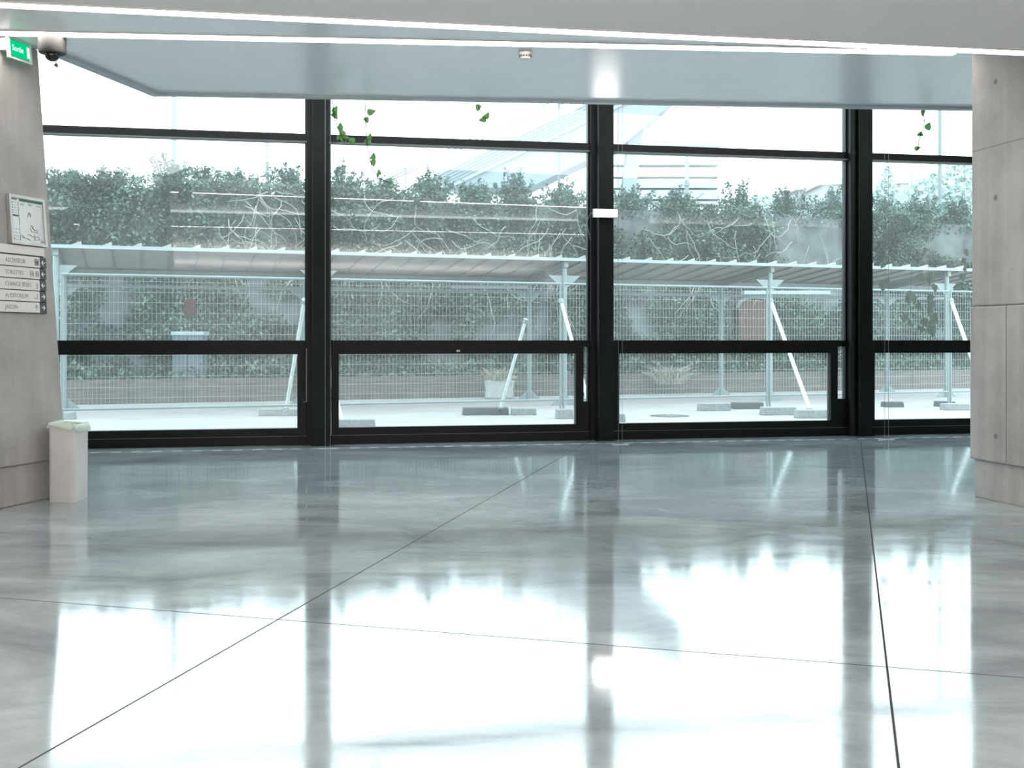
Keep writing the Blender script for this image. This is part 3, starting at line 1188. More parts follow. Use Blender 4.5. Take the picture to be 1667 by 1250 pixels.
def vine(name, d, pts, leaves, label, m, group, lsize=1.08, r=.0042, top=None, stemr=None):
    """pts: stem pixels; leaves: (px,py,length_px,angle_deg) - angle 0 points right, -90 down"""
    P = [at(x, y, d) for x, y in pts]
    if top is not None:
        P = [V((P[0].x, P[0].y, top))] + P
    root = empty(name, P[0], label, 'vine', group)
    MB().tube(P, r, 5).build('stem', M['stem'], root, smooth=True)
    for (x, y, l, an) in leaves:
        c_ = at(x, y, d)
        L = l * d / F * lsize
        t = math.radians(an)
        dv = V((math.cos(t), random.uniform(-.35, .35), math.sin(t)))
        base = c_ - dv.normalized() * L * .45
        mb = MB()
        leaf_shape(mb, base, dv, V((random.uniform(-.4, .4), -1, random.uniform(-.2, .5))), L, L * .85)
        # stalk to the nearest stem point
        best, bd = None, 9
        for q0, q1 in zip(P[:-1], P[1:]):
            s_ = q1 - q0
            t_ = max(0, min(1, (base - q0).dot(s_) / max(s_.length_squared, 1e-9)))
            q = q0 + s_ * t_
            if (q - base).length < bd:
                best, bd = q, (q - base).length
        if bd > .004:
            mb.tube([best, base], .0012, 4)
        mb.build('leaf', m, root)


GV = 'green vines trailing from above the ceiling edge'
TV = HC + .15
vine('hanging_vine', 10.02, [(541, 165), (545, 195), (552, 215), (560, 228), (572, 232)],
     [(546, 178, 12, 60), (546, 189, 12, -60), (554, 205, 11, 90), (556, 215, 13, 120), (558, 226, 12, -70), (565, 225, 9, 0), (573, 231, 12, -90), (543, 186, 9, 200), (551, 224, 9, 240), (563, 228, 9, 30)],
     'bushy short green vine hanging beside the leftmost black column', M['vine'], GV, top=TV)
vine('hanging_vine', 10.03, [(594, 166), (596, 215), (599, 245), (606, 275), (618, 290), (634, 298)],
     [(605, 182, 13, 15), (597, 196, 10, -70), (602, 222, 11, 75), (600, 232, 12, -60), (608, 254, 11, 80), (608, 266, 11, -80), (617, 280, 9, 95), (636, 297, 6, 30), (595, 231, 7, 200)],
     'longest green vine, its tip curling down over the shrubs', M['vine'], GV, top=TV)
vine('hanging_vine', 10.12, [(778, 172), (783, 182), (786, 190)],
     [(778, 176, 11, -100), (793, 188, 12, 60), (785, 195, 11, 190)],
     'short three leaved vine in the upper part of the second window bay', M['vine'], GV, top=TV)
vine('hanging_vine', 10.42, [(1502, 178), (1505, 200), (1498, 220), (1494, 244)],
     [(1502, 184, 11, -90), (1511, 205, 13, 60), (1497, 219, 10, 200), (1494, 241, 9, 20)],
     'green vine of four leaves in the rightmost window bay', M['vine'], GV, top=TV)
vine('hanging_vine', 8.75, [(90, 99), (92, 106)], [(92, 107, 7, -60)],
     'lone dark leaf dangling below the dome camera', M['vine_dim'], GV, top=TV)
GD = 'dim vine reflections modelled behind the right window glass'
lv = []  # dim leaves stand in for vines reflected in the glass
random.seed(11)
for (x, y, l) in ((1437, 466, 15), (1444, 460, 12), (1500, 452, 14), (1516, 450, 14), (1512, 458, 12), (1522, 470, 11), (1481, 482, 15), (1487, 488, 14), (1478, 490, 13), (1496, 500, 13),
                  (1513, 486, 13), (1516, 498, 14), (1513, 507, 12), (1522, 518, 15), (1506, 525, 14), (1516, 526, 12), (1475, 518, 14), (1482, 529, 11), (1470, 520, 10), (1517, 540, 17), (1500, 538, 10), (1495, 534, 9)):
    lv.append((x, y, l, random.uniform(-130, -40)))
vine('vine_reflection', 14.1, [(1512, 330), (1511, 420), (1512, 500), (1514, 545)], [q for q in lv if q[0] > 1490 or q[1] < 400] + [(1508, 390, 9, -90), (1514, 420, 10, -60), (1505, 408, 9, -120)],
     'dim reflection of a vine with large rounded leaves, modelled behind the rightmost glass', M['vine_dim'], GD, r=.002, top=ZTOP)
vine('vine_reflection', 13.95, [(1484, 330), (1484, 440), (1480, 528)], [q for q in lv if 1460 < q[0] < 1491] + [(1466, 372, 9, -80), (1471, 388, 10, -100)],
     'dim vine reflection with yellow green lower leaves, left of the longest one', M['vine_dim'], GD, r=.002, top=ZTOP)
vine('vine_reflection', 13.9, [(1443, 330), (1442, 468)], [q for q in lv if q[0] < 1460] + [(1441, 400, 8, -90), (1444, 422, 9, -60), (1437, 432, 10, -120)],
     'dim vine reflection beside the climbing wires in the rightmost bay', M['vine_dim'], GD, r=.002, top=ZTOP)
vine('vine_reflection', 14.2, [(1570, 330), (1569, 470)], [(1573, 412, 11, -60), (1568, 425, 10, -110), (1567, 452, 12, -80), (1557, 467, 11, -160), (1571, 440, 8, -70)],
     'dim vine reflection nearest the right concrete wall', M['vine_dim'], GD, r=.002, top=ZTOP)

# ------------------------------------------------------------------ outside ground
GZ = -0.2
g = [tuple(wp(-40, .16).xy), tuple(wp(40, .16).xy), (60, 130), (-60, 130)]
struct(MB().prism(g, GZ - .3, GZ).build('ground', M['paving']))
# ------------------------------------------------------------------ fence
EF = V((0.939, 0.343, 0)).normalized()
NFN = V((-EF.y, EF.x, 0))
PF = V((0.84, 19.2, 0))


def on_line(P, E, px):
    r = (px - CX) / F
    s = (r * P.y - P.x) / (E.x - r * E.y)
    return s


seams = [on_line(PF, EF, x) for x in (97, 510, 915, 1251, 1546, 1795)]
seams = [seams[0] - 4.2] + seams
flab = ['mesh fence panel at the left, mostly behind the concrete wall',
        'mesh fence panel seen through the leftmost window bay',
        'mesh fence panel seen through the second window bay from the left',
        'mesh fence panel in front of the brick red niche',
        'mesh fence panel behind the column nearest the right wall',
        'mesh fence panel at the right edge of the rightmost window']
for k in range(1, 6):
    s0, s1 = seams[k] + .03, seams[k + 1] - .03
    P0 = PF + EF * s0
    root = empty('site_fence', V((P0.x, P0.y, GZ)), flab[k], 'fence', 'galvanised site fence panels')
    mb = MB()
    R_ = .021
    q = lambda s, z: PF + EF * s + Z * z
    mb.tube([q(s0, GZ), q(s0, 2.2)], R_, 10)
    mb.tube([q(s1, GZ), q(s1, 2.2)], R_, 10)
    mb.tube([q(s0, 2.2), q(s1, 2.2)], R_ * .95, 10)
    mb.tube([q(s0, .13), q(s1, .13)], R_ * .95, 10)
    mb.build('tube_frame', M['galv'], root, smooth=True)
    mb = MB()
    n = int((s1 - s0) / .062)
    for i in range(1, n):
        s = s0 + (s1 - s0) * i / n
        mb.box(q(s, 0), EF, NFN, Z, -.0016, .0016, -.0016, .0016, .13, 2.2)
    z = .13 + .165
    while z < 2.15:
        for dz in ((0,) if True else ()):
            mb.box(q(s0, z + dz), EF, NFN, Z, 0, s1 - s0, -.0022, .0022, -.0022, .0022)
        z += .165
    mb.build('wire_mesh', M['galv_dark'], root)


def block(px0, px1, yb, h, m, label, depth=.25, grp='feet of the site fence'):
    d = F * (CH - GZ) / (yb - HY)
    a, b = at(px0, yb, d), at(px1, yb, d)
    L = (b - a).length
    mid = V(((a.x + b.x) / 2, (a.y + b.y) / 2 + depth * .5, GZ))
    ex = (EF * .35 + X * .65).normalized()
    ey = V((-ex.y, ex.x, 0))
    mb = MB()
    pr = [(-L / 2, 0), (L / 2, 0), (L / 2 - .015, h), (-L / 2 + .015, h)]
    mb.extr([mid + ex * x + Z * z - ey * depth / 2 for x, z in pr], ey * depth)
    o = mb.build('concrete_block', m, bevel=.012, loc=mid)
    tag(o, label, 'block', grp)
    return mid


FB, FD = M['block'], M['block_dark']
block(420, 500, 677, .13, FB, 'grey fence foot at the right of the leftmost window bay')
block(93, 117, 683, .13, FB, 'grey fence foot against the left wall above the bin')
block(548, 610, 697, .14, FB, 'pale concrete foot at the lower left corner of the second window')
block(752, 828, 676, .14, FD, 'dark foot below the white sack of straw')
block(832, 873, 676, .13, FB, 'pale foot touching the dark foot in the second window')
block(905, 933, 682, .17, FB, 'squat pale foot at the right edge of the second sash')
block(985, 1018, 687, .14, FB, 'pale foot half hidden by the middle column')
block(1138, 1190, 669, .15, FB, 'pale foot left of the dark foot in the third window')
block(1193, 1244, 666, .13, FD, 'dark foot between two pale feet in the third window')
block(1241, 1298, 676, .15, FB, 'pale foot at the base of the fence joint, beside the white prop')
block(1298, 1352, 681, .15, FB, 'pale foot holding down the bright white prop')
block(1440, 1472, 663, .11, FD, 'dark foot at the left of the rightmost window')
block(1527, 1556, 662, .11, FD, 'dark foot at the right of the rightmost window')
block(1537, 1580, 668, .13, FB, 'pale foot beside the right concrete wall')


def prop(p0, p1, d0, d1, label, r=.026, m='white_tube'):
    a, b = at(p0[0], p0[1], d0), at(p1[0], p1[1], d1)
    root = empty('fence_prop', b, label, 'prop', 'slanting fence props')
    MB().tube([a, b], r, 10).build('tube', M[m], root, smooth=True)
    dd = (b - a).normalized()
    MB().tube([a - dd * .01, a + dd * .07], r * 1.5, 10).build('clamp', M['galv'], root, smooth=True)
    MB().box(b, X, Y, Z, -.05, .05, -.05, .05, -.012, .012).build('foot_plate', M['galv'], root)


prop((1254, 488), (1318, 666), 20.9, 19.4, 'bright white prop crossing the right part of the third window', r=.036)
prop((913, 488), (958, 655), 19.2, 18.4, 'white prop reaching behind the middle column', r=.032)
prop((508, 488), (556, 684), 17.8, 17.1, 'white prop beside the leftmost column, foot in the second window', r=.036)
prop((1548, 488), (1606, 652), 22.2, 20.6, 'white prop running behind the right concrete wall', r=.036)
prop((496, 488), (466, 665), 18.0, 19.6, 'pale prop leaning left in the leftmost window bay', r=.034)
prop((856, 520), (815, 664), 19.3, 19.9, 'pale prop leaning left over the white sack of straw', r=.030)

# ------------------------------------------------------------------ bike shelter
ES = V((0.9455, 0.3256, 0)).normalized()
NS = V((-ES.y, ES.x, 0))
PS = V((1.066, 22.9, 0))
ZF, ZR, DW = 2.89, 2.66, 2.2
root = empty('shelter', V((PS.x, PS.y, GZ)), 'long open shelter with a ribbed sheet roof behind the fence', 'shelter')
sL, sR = on_line(PS, ES, 88) - .1, on_line(PS, ES, 1640)


def sp(s, w, dz=0.0):
    return PS + ES * s + NS * w + Z * (ZF + (ZR - ZF) * w / DW + dz)


mb = MB()
n = 24
mb.extr([sp(sL, -.15, 0), sp(sR, -.15, 0), sp(sR, DW + .2, 0), sp(sL, DW + .2, 0)], Z * .03)
step = .525
s = sL + .3
while s < sR - .25:
    pr = [(.10, .03), (.26, .095), (.265, .095), (.27, .03)]
    mb.extr([sp(s + a_, -.17, b_) for a_, b_ in pr], NS * (DW + .4) + Z * (ZR - ZF) * (DW + .4) / DW)
    s += step
mb.build('roof_sheet', M['shelter'], root)
mb = MB()
mb.bar(sp(sL, -.16, -.005), sp(sR, -.16, -.005), .05, .065)
mb.build('front_gutter', M['shelter_edge'], root)
mb = MB()
mb.bar(sp(sL, DW, -.10), sp(sR, DW, -.10), .06, .14)
mb.build('rear_beam', M['shelter_beam'], root)
s = sL + .3 + .26
while s < sR:
    MB().bar(sp(s, 0, -.02), sp(s, DW, -.02), .025, .035).build('purlin', M['shelter_beam'], root)
    s += step
posts = [on_line(PS, ES, x) for x in (91, 519, 919, 1254, 1541)]
for s in posts:
    for w in (0.0, DW):
        p = PS + ES * s + NS * w
        zt_ = sp(0, w).z - .04
        mb = MB().tube([V((p.x, p.y, GZ)), V((p.x, p.y, zt_))], .055, 10)
        o = mb.build('post', M['galv'], root, smooth=True)
        for sg in (-1, 1):
            base = p + ES * sg * .05
            MB().extr([base + Z * (zt_ - .55), base + ES * sg * .32 + Z * (zt_ - .28), base + Z * (zt_ - .28)], NS * .02).build('gusset', M['galv'], o)
            MB().extr([base + Z * GZ, base + ES * sg * .26 + Z * GZ, base + Z * (GZ + .22)], NS * .02).build('base_gusset', M['galv'], o)
    mb = MB().bar(sp(s, -.1, -.09), sp(s, DW, -.09), .09, .14)
    mb.build('rafter', M['shelter_beam'], root)
# lower tie rails
mb = MB()
for w, z in ((DW, 2.30),):
    a_, b_ = PS + ES * sL + NS * w, PS + ES * sR + NS * w
    mb.tube([a_ + Z * z, b_ + Z * z], .035, 8)
mb.build('tie_rail', M['galv'], root, smooth=True)
for (x0, x1, y) in ((734, 858, 467), (1210, 1350, 476)):  # pale unlit bars of the rear shelter rail
    a_, b_ = at(x0, y, 24.3), at(x1, y, 24.9)
    o = MB().bar(a_, b_, .10, .08).build('rear_bar', M['shelter_edge'], root)

# ------------------------------------------------------------------ low board wall, garden wall, planting
EW = V((0.943, 0.333, 0)).normalized()
NWALL = V((EW.y, -EW.x, 0))        # towards the hall
PB = V((0, 26.5, 0))
mb = MB().box(PB, EW, NWALL, Z, -16, 20, -.06, .06, GZ, .33)
for k in range(0, 12):
    s = -15 + k * 3
    mb.box(PB, EW, NWALL, Z, s, s + .08, .05, .075, GZ, .335)
o = mb.build('low_board_wall', M['wood'], loc=V((0, 26.5, GZ)))
tag(o, 'long low brown board edging behind the shelter', 'low wall')
PG = V((0, 28.3, 0))
mb = MB().box(PG, EW, NWALL, Z, -17, 22, -.25, 0, GZ, 4.75)
o = mb.build('garden_wall', M['oldwall'], loc=V((0, 28.3, GZ)))
tag(o, 'tall grey garden wall overgrown with ivy', 'wall')
mb = MB().box(PB, EW, NWALL, Z, -16, 20, -1.75, -.06, GZ, .08)
struct(mb.build('ground_bed', M['soil']))
mb = MB().box(PG, EW, NWALL, Z, -17, 22, -6, -.25, GZ, 4.6)
struct(mb.build('ground_terrace', M['soil']))


def gsolve(px, off=0.0):
    P = PG + NWALL * off
    return on_line(P, EW, px)


def gw(s, z, off):
    return PG + EW * s + NWALL * off + Z * z


# ivy
pts, nrm = [], []
tries = 0
while len(pts) < 125000 and tries < 500000:
    tries += 1
    s = random.uniform(-13.5, 17.5)
    z = random.uniform(.05, 5.0)
    dens = noise.noise(V((s * .55, z * .55, 1.7))) + .6 * noise.noise(V((s * 1.7, z * 1.7, 5.2)))
    # barer patches where the photograph shows grey wall
    px = CX + F * (PG + EW * s).x / (PG + EW * s).y
    py = HY - F * (z - CH) / (PG + EW * s).y
    bare = 0
    for (cx_, cy_, rx, ry, st) in ((930, 345, 70, 35, .5), (620, 370, 60, 40, .35), (1290, 380, 60, 60, .6), (1345, 400, 40, 80, .35), (1220, 520, 55, 45, .7), (1550, 385, 40, 45, .8), (390, 380, 40, 40, .25)):
        q = ((px - cx_) / rx) ** 2 + ((py - cy_) / ry) ** 2
        bare += st * math.exp(-q)
    if dens + .42 - bare * 1.05 < random.uniform(-.15, .3):
        continue
    bul = .12 + .28 * max(0, noise.noise(V((s * .9, z * .9, 9.1))) + .35)
    off = random.uniform(.01, bul + .1)
    p = gw(s, z, off)
    pts.append(p)
    nrm.append((NWALL.x * .7, NWALL.y * .7, .55))
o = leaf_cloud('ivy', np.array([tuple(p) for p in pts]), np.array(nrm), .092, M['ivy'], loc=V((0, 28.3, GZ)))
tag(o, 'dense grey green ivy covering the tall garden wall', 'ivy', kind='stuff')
# bare stems over the ivy
mb = MB()
for k in range(150):
    px = random.choice([random.gauss(440, 60), random.gauss(900, 40), random.gauss(650, 90), random.gauss(1130, 60), random.gauss(1300, 60)])
    s = gsolve(px, .4)
    z = random.uniform(2.6, 4.9)
    p = gw(s, z, .42)
    an = random.uniform(-2.6, -.4)
    path = [p]
    for _ in range(random.randint(5, 9)):
        an += random.gauss(0, .35)
        p = p + EW * math.cos(an) * .16 + Z * math.sin(an) * .16 + NWALL * random.uniform(-.02, .03)
        path.append(p)
    rad = random.uniform(.006, .012)
    mb.tube(path, [rad * (1 - .6 * i / len(path)) for i in range(len(path))], 4, cap=False)
o = mb.build('bare_stems', M['twig'], loc=V((0, 27.9, GZ)))
tag(o, 'tangle of pale leafless stems trailing over the ivy', 'stems', kind='stuff')

# shrubs on top of the wall
SH = [(105, 292, 1.5, 'loose shrub on the wall top nearest the left concrete wall'),
      (185, 284, 1.7, 'bushy shrub on the wall top, second from the left concrete wall'),
      (273, 262, 1.4, 'tall spiky shrub at the foot of the pale lamp post'),
      (335, 284, 1.3, 'shrub on the wall top just right of the pale lamp post'),
      (392, 290, 1.4, 'shrub on the wall top just left of the dark grey pole'),
      (468, 276, 1.6, 'tall shrub beside the leftmost black column, right of the dark grey pole'),
      (556, 272, 1.2, 'narrow upright shrub just right of the leftmost black column'),
      (620, 296, 1.5, 'low shrub under the curling tip of the longest vine'),
      (705, 283, 1.4, 'upright shrub below the foot of the sloping footbridge'),
      (775, 300, 1.3, 'low shrub in the middle of the second window bay'),
      (835, 286, 1.5, 'shrub under the grey flank of the footbridge'),
      (915, 298, 1.6, 'shrub on the wall top just left of the middle column'),
      (1030, 306, 1.6, 'shrub below the leaning footbridge pier'),
      (1100, 312, 1.5, 'shrub in front of the white apartment block'),
      (1200, 300, 1.5, 'bushy shrub just right of the white apartment block'),
      (1285, 310, 1.5, 'shrub in the gap between apartment block and tiled roof'),
      (1350, 308, 1.7, 'dark shrub beside the column nearest the right wall'),
      (1440, 328, 1.5, 'shrub in front of the distant cypress'),
      (1500, 318, 1.4, 'shrub in front of the distant tiled house'),
      (1560, 322, 1.4, 'shrub on the wall top nearest the right concrete wall')]
for k, (px, py, w, lab) in enumerate(SH):
    off = -.45
    s = gsolve(px, off)
    b = gw(s, 4.55, off)
    ztop = CH + (HY - py) * b.y / F
    h = max(.7, ztop - 4.5 + .18)
    root = empty('shrub', gw(s, 4.6, off), lab, 'shrub', 'shrubs on top of the garden wall')
    tips = []
    mb = MB()
    for q in range(30):
        an = random.uniform(0, 2 * math.pi)
        sp_ = random.uniform(.1, 1) * w * .5
        hh = h * random.uniform(.45, 1.0) * (1 - .35 * (sp_ / (w * .5)) ** 2)
        p0 = b + V((math.cos(an) * .08, math.sin(an) * .08, 0))
        p1 = b + V((math.cos(an) * sp_ * .6, math.sin(an) * sp_ * .4, hh * .55))
        p2 = b + V((math.cos(an) * sp_, math.sin(an) * sp_ * .6, hh))
        mb.tube([p0, p1, p2], [.014, .009, .004], 4, cap=False)
        tips.append((p0, p1, p2))
    mb.build('branches', M['bark'], root)
    L = []
    for (p0, p1, p2) in tips:
        for _ in range(88):
            t = random.uniform(.15, 1.02)
            q = p0.lerp(p1, t * 2) if t < .5 else p1.lerp(p2, t * 2 - 1)
            sg = .13 * (1.25 - t)
            L.append(tuple(q + V((random.gauss(0, sg), random.gauss(0, sg), random.gauss(0, sg)))))
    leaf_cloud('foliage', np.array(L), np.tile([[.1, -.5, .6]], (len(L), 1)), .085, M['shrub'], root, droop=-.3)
# hedge mass at the foot of the shrubs
L = []
for _ in range(9000):
    s = random.uniform(-13.5, 17.5)
    z = 4.5 + abs(random.gauss(0, .22)) + .12 * noise.noise(V((s * .8, 0, 3)))
    L.append(tuple(gw(s, z, random.uniform(-.7, .15))))
o = leaf_cloud('ivy_crest', np.array(L), np.tile([[.15, -.5, .6]], (len(L), 1)), .11, M['shrub'], loc=V((0, 28.3, 4.5)))
tag(o, 'leafy crest of ivy growing along the wall top', 'ivy', kind='stuff')

# low plants in the bed behind the boards
L = []
for _ in range(9000):
    s = random.uniform(-13, 17)
    hgt = .35 + .55 * max(0, noise.noise(V((s * .6, 2.2, 0))) + .4)
    L.append(tuple(gw(s, .05 + random.random() ** 1.3 * hgt, random.uniform(.2, 1.5))))
o = leaf_cloud('bed_plants', np.array(L), np.tile([[.15, -.6, .6]], (len(L), 1)), .12, M['ivy'], loc=V((0, 27, GZ)))
tag(o, 'low leafy plants in the bed behind the brown boards', 'plants', kind='stuff')


def straw(name, c, n, r, h, label, parent=None):
    mb = MB()
    for _ in range(n):
        an = random.uniform(0, 2 * math.pi)
        rr_ = random.uniform(.2, 1) * r
        b_ = c + V((random.gauss(0, r * .25), random.gauss(0, r * .2), 0))
        t_ = b_ + V((math.cos(an) * rr_, math.sin(an) * rr_ * .6, h * random.uniform(.3, 1)))
        m_ = (b_ + t_) / 2 + Z * h * .3
        sd_ = V((random.uniform(-1, 1), 0, random.uniform(-1, 1))).normalized() * .006
        mb.add([b_ - sd_, b_ + sd_, m_ + sd_, t_, m_ - sd_], [(0, 1, 2, 3, 4)])
    o = mb.build(name, M['straw'], parent, loc=c)
    if label:
        tag(o, label, 'grass')
    return o


p = at(1092, 621, 27.3)
straw('dry_grass', V((p.x, p.y, .08)), 260, .62, .5, 'pale dry grass mound in the bed of the third window')
p = at(765, 624, 26.9)
straw('dry_grass', V((p.x, p.y, .08)), 120, .5, .28, 'dry grass fringe left of the white sack')
p = at(410, 622, 25.2)
straw('dry_grass', V((p.x, p.y, .08)), 80, .35, .22, 'small dry tuft in the leftmost window bay')
# sack of straw
d = 25.6
a, b = at(790, 655, d), at(836, 655, d)
c = V(((a.x + b.x) / 2, d, GZ))
w = (b.x - a.x) / 2
root = empty('garden_sack', c, 'white open sack filled with dry straw behind the fence', 'sack')
rings = []
for (f_, z) in ((.92, 0), (1.0, .05), (.97, .2), (1.0, .36), (1.04, .42), (.95, .40)):
    rg = rrect(c.x - w * f_, c.x + w * f_, d - w * f_, d + w * f_, w * .5, GZ + z, 5)
    rings.append([q + V((.02 * noise.noise(q * 9), .02 * noise.noise(q * 9 + X), .012 * noise.noise(q * 7))) for q in rg])
loft(rings, True, True).build('sack_body', M['sack'], root, smooth=True)
straw('straw', V((c.x, c.y, GZ + .40)), 200, .45, .36, None, root)

# brick niche
d = 28.0
s = gsolve(1221, .05)
c = gw(s, 0, .03)
hw = 30 * c.y / F
zb, zt_ = CH - (560 - HY) * c.y / F, CH + (HY - 488) * c.y / F
root = empty('brick_niche', gw(s, zb, .03), 'brick red arched infill in the ivy wall beside the white prop', 'niche')
ar = [(-hw, zb), (hw, zb), (hw, zt_ - .25)] + [(hw * math.cos(t), zt_ - .25 + .25 * math.sin(t)) for t in [math.pi * k / 10 for k in range(1, 10)]] + [(-hw, zt_ - .25)]
MB().extr([gw(s + x, z, .0) for x, z in ar], NWALL * .34).build('brick_infill', M['brick'], root)
ring = [(hw * 1.12 * math.cos(t), zt_ - .25 + .32 * math.sin(t)) for t in [math.pi * k / 14 for k in range(0, 15)]]
mb = MB()
for p, q in zip(ring[:-1], ring[1:]):
    mb.bar(gw(s + p[0], p[1], .34), gw(s + q[0], q[1], .34), .09, .08, up=NWALL)
mb.build('arch_stones', M['oldwall'], root)

# maroon reflection in the glass, built as a plate on the fence
s = on_line(PF, EF, 309)
c = PF + EF * s
hw, z0, z1 = 9 * c.y / F, CH + (HY - 516) * c.y / F, CH + (HY - 487) * c.y / F
root = empty('maroon_reflection', c + Z * z0, 'small dark maroon reflection, modelled as a plate on the fence mesh', 'panel')
MB().box(c, EF, NFN, Z, -hw, hw, -.014, -.006, z0, z1).build('plate', M['maroon'], root, bevel=.003)
mb = MB()
for sx in (-1, 1):
    mb.tube([c + EF * sx * hw * .7 + Z * (z1 - .03) - NFN * .016, c + EF * sx * hw * .7 + Z * (z1 + .03) + NFN * .004], .004, 5)
mb.build('tie', M['galv'], root)

# utility cabinet
d = 25.0
a, b = at(285, 600, d), at(334, 600, d)
z1 = CH + (HY - 546) * d / F
root = empty('utility_cabinet', V(((a.x + b.x) / 2, d, GZ)), 'blue grey cabinet with a pale lid behind the fence', 'cabinet')
MB().abox(a.x, b.x, d - .2, d + .2, GZ, z1).build('cabinet_body', M['cabinet'], root, bevel=.01)
MB().abox(a.x - .03, b.x + .03, d - .23, d + .23, z1, z1 + .09).build('lid', M['cabinet_top'], root, bevel=.01)
MB().abox((a.x + b.x) / 2 - .004, (a.x + b.x) / 2 + .004, d - .207, d - .199, GZ + .08, z1 - .05).build('door_gap', M['sign_gap'], root)

# manhole
p = at(1090, 677, F * (CH - GZ) / (677 - HY))
root = empty('manhole_cover', V((p.x, p.y, GZ)), 'dark round manhole cover in the pale paving', 'manhole cover')
MB().lathe(V((p.x, p.y, GZ)), [(.36, 0), (.36, .006), (.33, .008), (.02, .008)], 32).build('cover', M['block_dark'], root)
mb = MB()
for k in range(4):
    t = k * math.pi / 4
    dv = V((math.cos(t), math.sin(t), 0))
    mb.bar(V((p.x, p.y, GZ + .009)) - dv * .3, V((p.x, p.y, GZ + .009)) + dv * .3, .02, .004)
mb.build('cover_grating', M['block'], root)

# ------------------------------------------------------------------ poles


def pole(px, ytop, ybase, d, wpx, m, label, name='street_pole', arm=False):
    a = at(px, ybase, d)
    b = at(px, ytop, d)
    a.z = GZ
    r = wpx * d / F / 2
    root = empty(name, a, label, 'pole')
    MB().tube([a, a + Z * (b.z - a.z) * .6, b], [r * 1.15, r, r * .9], 12).build('shaft', M[m], root, smooth=True)
    MB().tube([a, a + Z * .5], r * 1.8, 12).build('base', M[m], root, smooth=True)
    MB().tube([b - Z * r * 2, b], r * 1.25, 12).build('cap', M[m], root, smooth=True)
    if arm:
        MB().tube([at(px, 335, d), at(px + 28, 314, d)], r * .35, 6).build('stay', M[m], root)
        for yy in (262, 300):
            q = at(px, yy, d)
            MB().tube([q - Z * .08, q + Z * .08], r * 1.4, 10).build('collar', M[m], root)


pole(283, 60, 300, 42, 8, 'pole_pale', 'pale tall lamp post in the leftmost window bay')
pole(435, 231, 300, 42, 6, 'pole', 'short dark grey pole left of the leftmost column')
pole(1118, 246, 330, 48, 7, 'pole', 'grey pole in front of the white apartment block', arm=True)
pole(1530, 60, 300, 48, 6, 'pole_pale', 'pale thin post in the rightmost window bay')
pole(910, 60, 300, 46, 4, 'pole_pale', 'thin pale post beside the footbridge in the second window bay')

# ------------------------------------------------------------------ footbridge with stair flank
D0 = 60.0
root = empty('footbridge', V((at(960, 300, D0).x, D0, GZ)), 'pale sloping footbridge rising to the right behind the shrubs', 'bridge')


def flank(poly, dd, m, nm, d0=D0):
    return MB().extr([at(x, y, d0) for x, y in poly], Y * dd).build(nm, M[m], root)


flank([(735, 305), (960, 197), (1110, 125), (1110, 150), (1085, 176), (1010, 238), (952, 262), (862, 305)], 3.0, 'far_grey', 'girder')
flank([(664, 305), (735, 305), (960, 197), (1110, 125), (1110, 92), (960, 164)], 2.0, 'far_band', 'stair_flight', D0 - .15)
for k in range(5):
    t = k / 4.6
    x0 = 678 + 50 * t
    MB().tube([at(x0, 303, D0 - .2), at(960, 168 + 25 * t, D0 - .2), at(1110, 96 + 25 * t, D0 - .2)], .035, 5).build('stair_line', M['far_mid'], root)
mb = MB()
for (p, q) in (((640, 292), (940, 158)), ((640, 283), (940, 147)), ((600, 305), (900, 172))):
    mb.tube([at(p[0], p[1], D0 + .2), at(q[0], q[1], D0 + .2)], .035, 6)
for k in range(7):
    x = 660 + k * 45
    y = 283 - (x - 640) * .453
    mb.tube([at(x, y - 2, D0 + .2), at(x, y + 26, D0 + .2)], .04, 6)
mb.build('railing', M['far_mid'], root)
flank([(1024, 222), (1048, 205), (1034, 320), (1012, 320)], 1.2, 'far_grey', 'pier', D0 + .8)
p0 = at(1022, 320, D0 + 1.0)
MB().abox(p0.x - .6, p0.x + .6, D0 + .7, D0 + 2.1, GZ, p0.z).build('pier_foot', M['far_grey'], root)

# apartment block
DA = 95.0
root = empty('apartment_block', V((at(1085, 300, DA).x, DA, GZ)), 'white apartment block with rows of balconies', 'building')
a, b = at(985, 238, DA), at(1168, 238, DA)
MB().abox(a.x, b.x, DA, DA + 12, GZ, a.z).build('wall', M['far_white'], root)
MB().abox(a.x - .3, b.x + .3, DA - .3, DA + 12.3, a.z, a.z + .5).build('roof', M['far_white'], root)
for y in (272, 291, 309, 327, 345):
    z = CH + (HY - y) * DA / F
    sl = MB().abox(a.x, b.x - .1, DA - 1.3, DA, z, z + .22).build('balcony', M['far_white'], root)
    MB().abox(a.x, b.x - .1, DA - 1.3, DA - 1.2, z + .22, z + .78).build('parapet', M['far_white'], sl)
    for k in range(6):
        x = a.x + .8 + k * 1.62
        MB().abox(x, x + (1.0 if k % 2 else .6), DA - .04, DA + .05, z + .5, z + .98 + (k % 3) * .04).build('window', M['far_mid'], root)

# distant houses and trees at the right


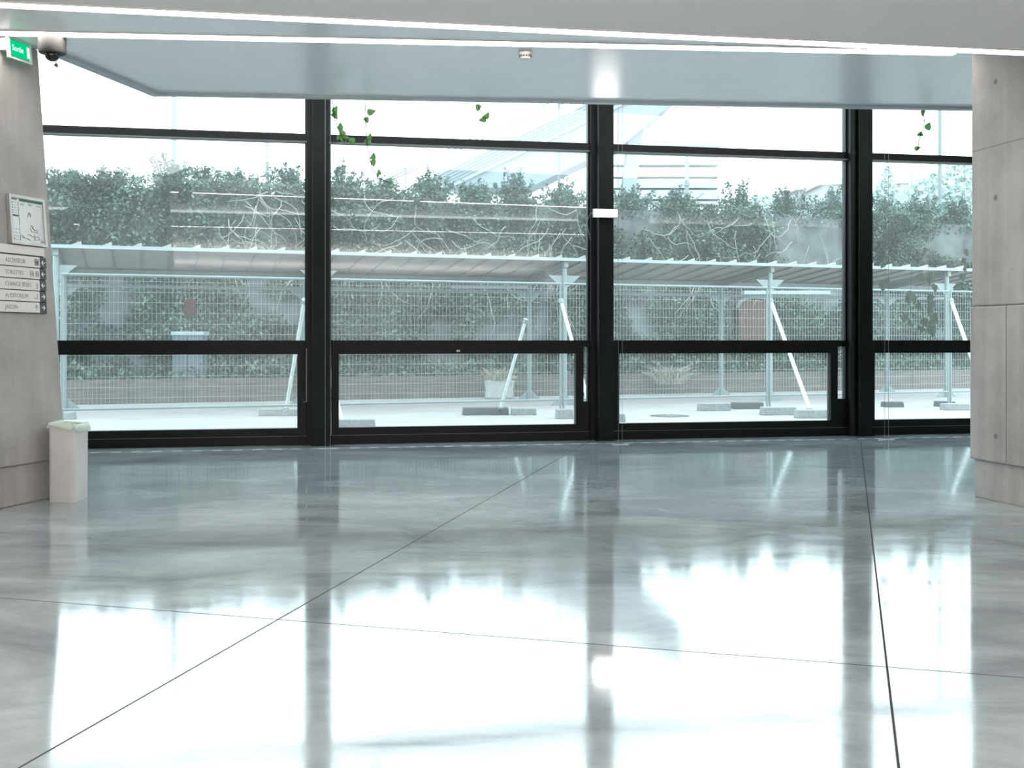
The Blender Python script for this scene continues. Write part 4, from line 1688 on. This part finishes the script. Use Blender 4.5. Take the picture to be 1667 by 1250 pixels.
def house(x0, x1, yt, yr, d, label, gable=True):
    a, b = at(x0, yt, d), at(x1, yt, d)
    zr = CH + (HY - yr) * d / F
    ze = CH + (HY - yt) * d / F
    root = empty('house', V(((a.x + b.x) / 2, d, GZ)), label, 'house', None)
    MB().abox(a.x, b.x, d, d + 6, GZ, ze).build('wall', M['far_white'], root)
    ov = .3
    pr = [V((a.x - ov, d - ov, ze)), V((a.x - ov, d + 6 + ov, ze)), V((a.x - ov, d + 3, zr))]
    MB().extr(pr, X * (b.x - a.x + 2 * ov)).build('roof', M['far_roof'], root)
    for k in range(3):
        x = a.x + (b.x - a.x) * (.2 + .3 * k)
        MB().abox(x - .35, x + .35, d - .04, d + .02, ze - 1.5, ze - .5).build('window', M['far_mid'], root)
    cx_ = a.x + (b.x - a.x) * .7
    MB().abox(cx_ - .3, cx_ + .3, d + 2.4, d + 3.2, zr - .6, zr + .6).build('chimney', M['far_white'], root)


house(1340, 1400, 301, 294, 80, 'distant house with reddish roof left of the rightmost column')
house(1466, 1530, 299, 287, 90, 'distant house with tiled roof in the rightmost window')
house(1300, 1322, 310, 304, 85, 'tiny distant house just left of the reddish roof')


def far_tree(px, py, w, d, label, cone=False):
    b = at(px, py, d)
    h = b.z - GZ
    root = empty('distant_tree', V((b.x, d, GZ)), label, 'tree')
    MB().tube([V((b.x, d, GZ)), V((b.x, d, h * .7))], [.25, .1], 6).build('trunk', M['bark'], root)
    n = 2600
    L = []
    for _ in range(n):
        t = random.random()
        if cone:
            r = w * .5 * (1 - t) ** .8 + .05
            z = GZ + h * (.35 + .65 * t)
        else:
            ph = math.acos(random.uniform(-1, 1))
            r = w * .5 * math.sin(ph)
            z = b.z - w * .45 + w * .45 * math.cos(ph)
        an = random.uniform(0, 2 * math.pi)
        q = r * math.sqrt(random.random())
        L.append((b.x + math.cos(an) * q, d + math.sin(an) * q, z + random.gauss(0, .1)))
    leaf_cloud('crown', np.array(L), np.tile([[.1, -.6, .6]], (n, 1)), .36, M['paleleaf'], root)


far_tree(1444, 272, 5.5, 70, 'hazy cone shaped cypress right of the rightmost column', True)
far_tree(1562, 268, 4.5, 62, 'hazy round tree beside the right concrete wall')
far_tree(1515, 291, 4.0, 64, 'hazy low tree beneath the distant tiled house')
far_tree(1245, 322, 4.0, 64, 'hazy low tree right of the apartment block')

# ------------------------------------------------------------------ sky
w = bpy.data.worlds.new('overcast_sky')
S.world = w
w.use_nodes = True
nt = w.node_tree
nt.nodes.clear()
out = nt.nodes.new('ShaderNodeOutputWorld')
bg = nt.nodes.new('ShaderNodeBackground')
tc = nt.nodes.new('ShaderNodeTexCoord')
sx = nt.nodes.new('ShaderNodeSeparateXYZ')
cr = nt.nodes.new('ShaderNodeValToRGB')
cr.color_ramp.elements[0].position = 0.0
cr.color_ramp.elements[0].color = (0.90, 0.96, 0.97, 1)
cr.color_ramp.elements[1].position = 0.6
cr.color_ramp.elements[1].color = (0.86, 0.95, 1.0, 1)
nt.links.new(tc.outputs['Generated'], sx.inputs[0])
nt.links.new(sx.outputs['Z'], cr.inputs[0])
nt.links.new(cr.outputs[0], bg.inputs[0])
bg.inputs[1].default_value = 3.6
nt.links.new(bg.outputs[0], out.inputs[0])
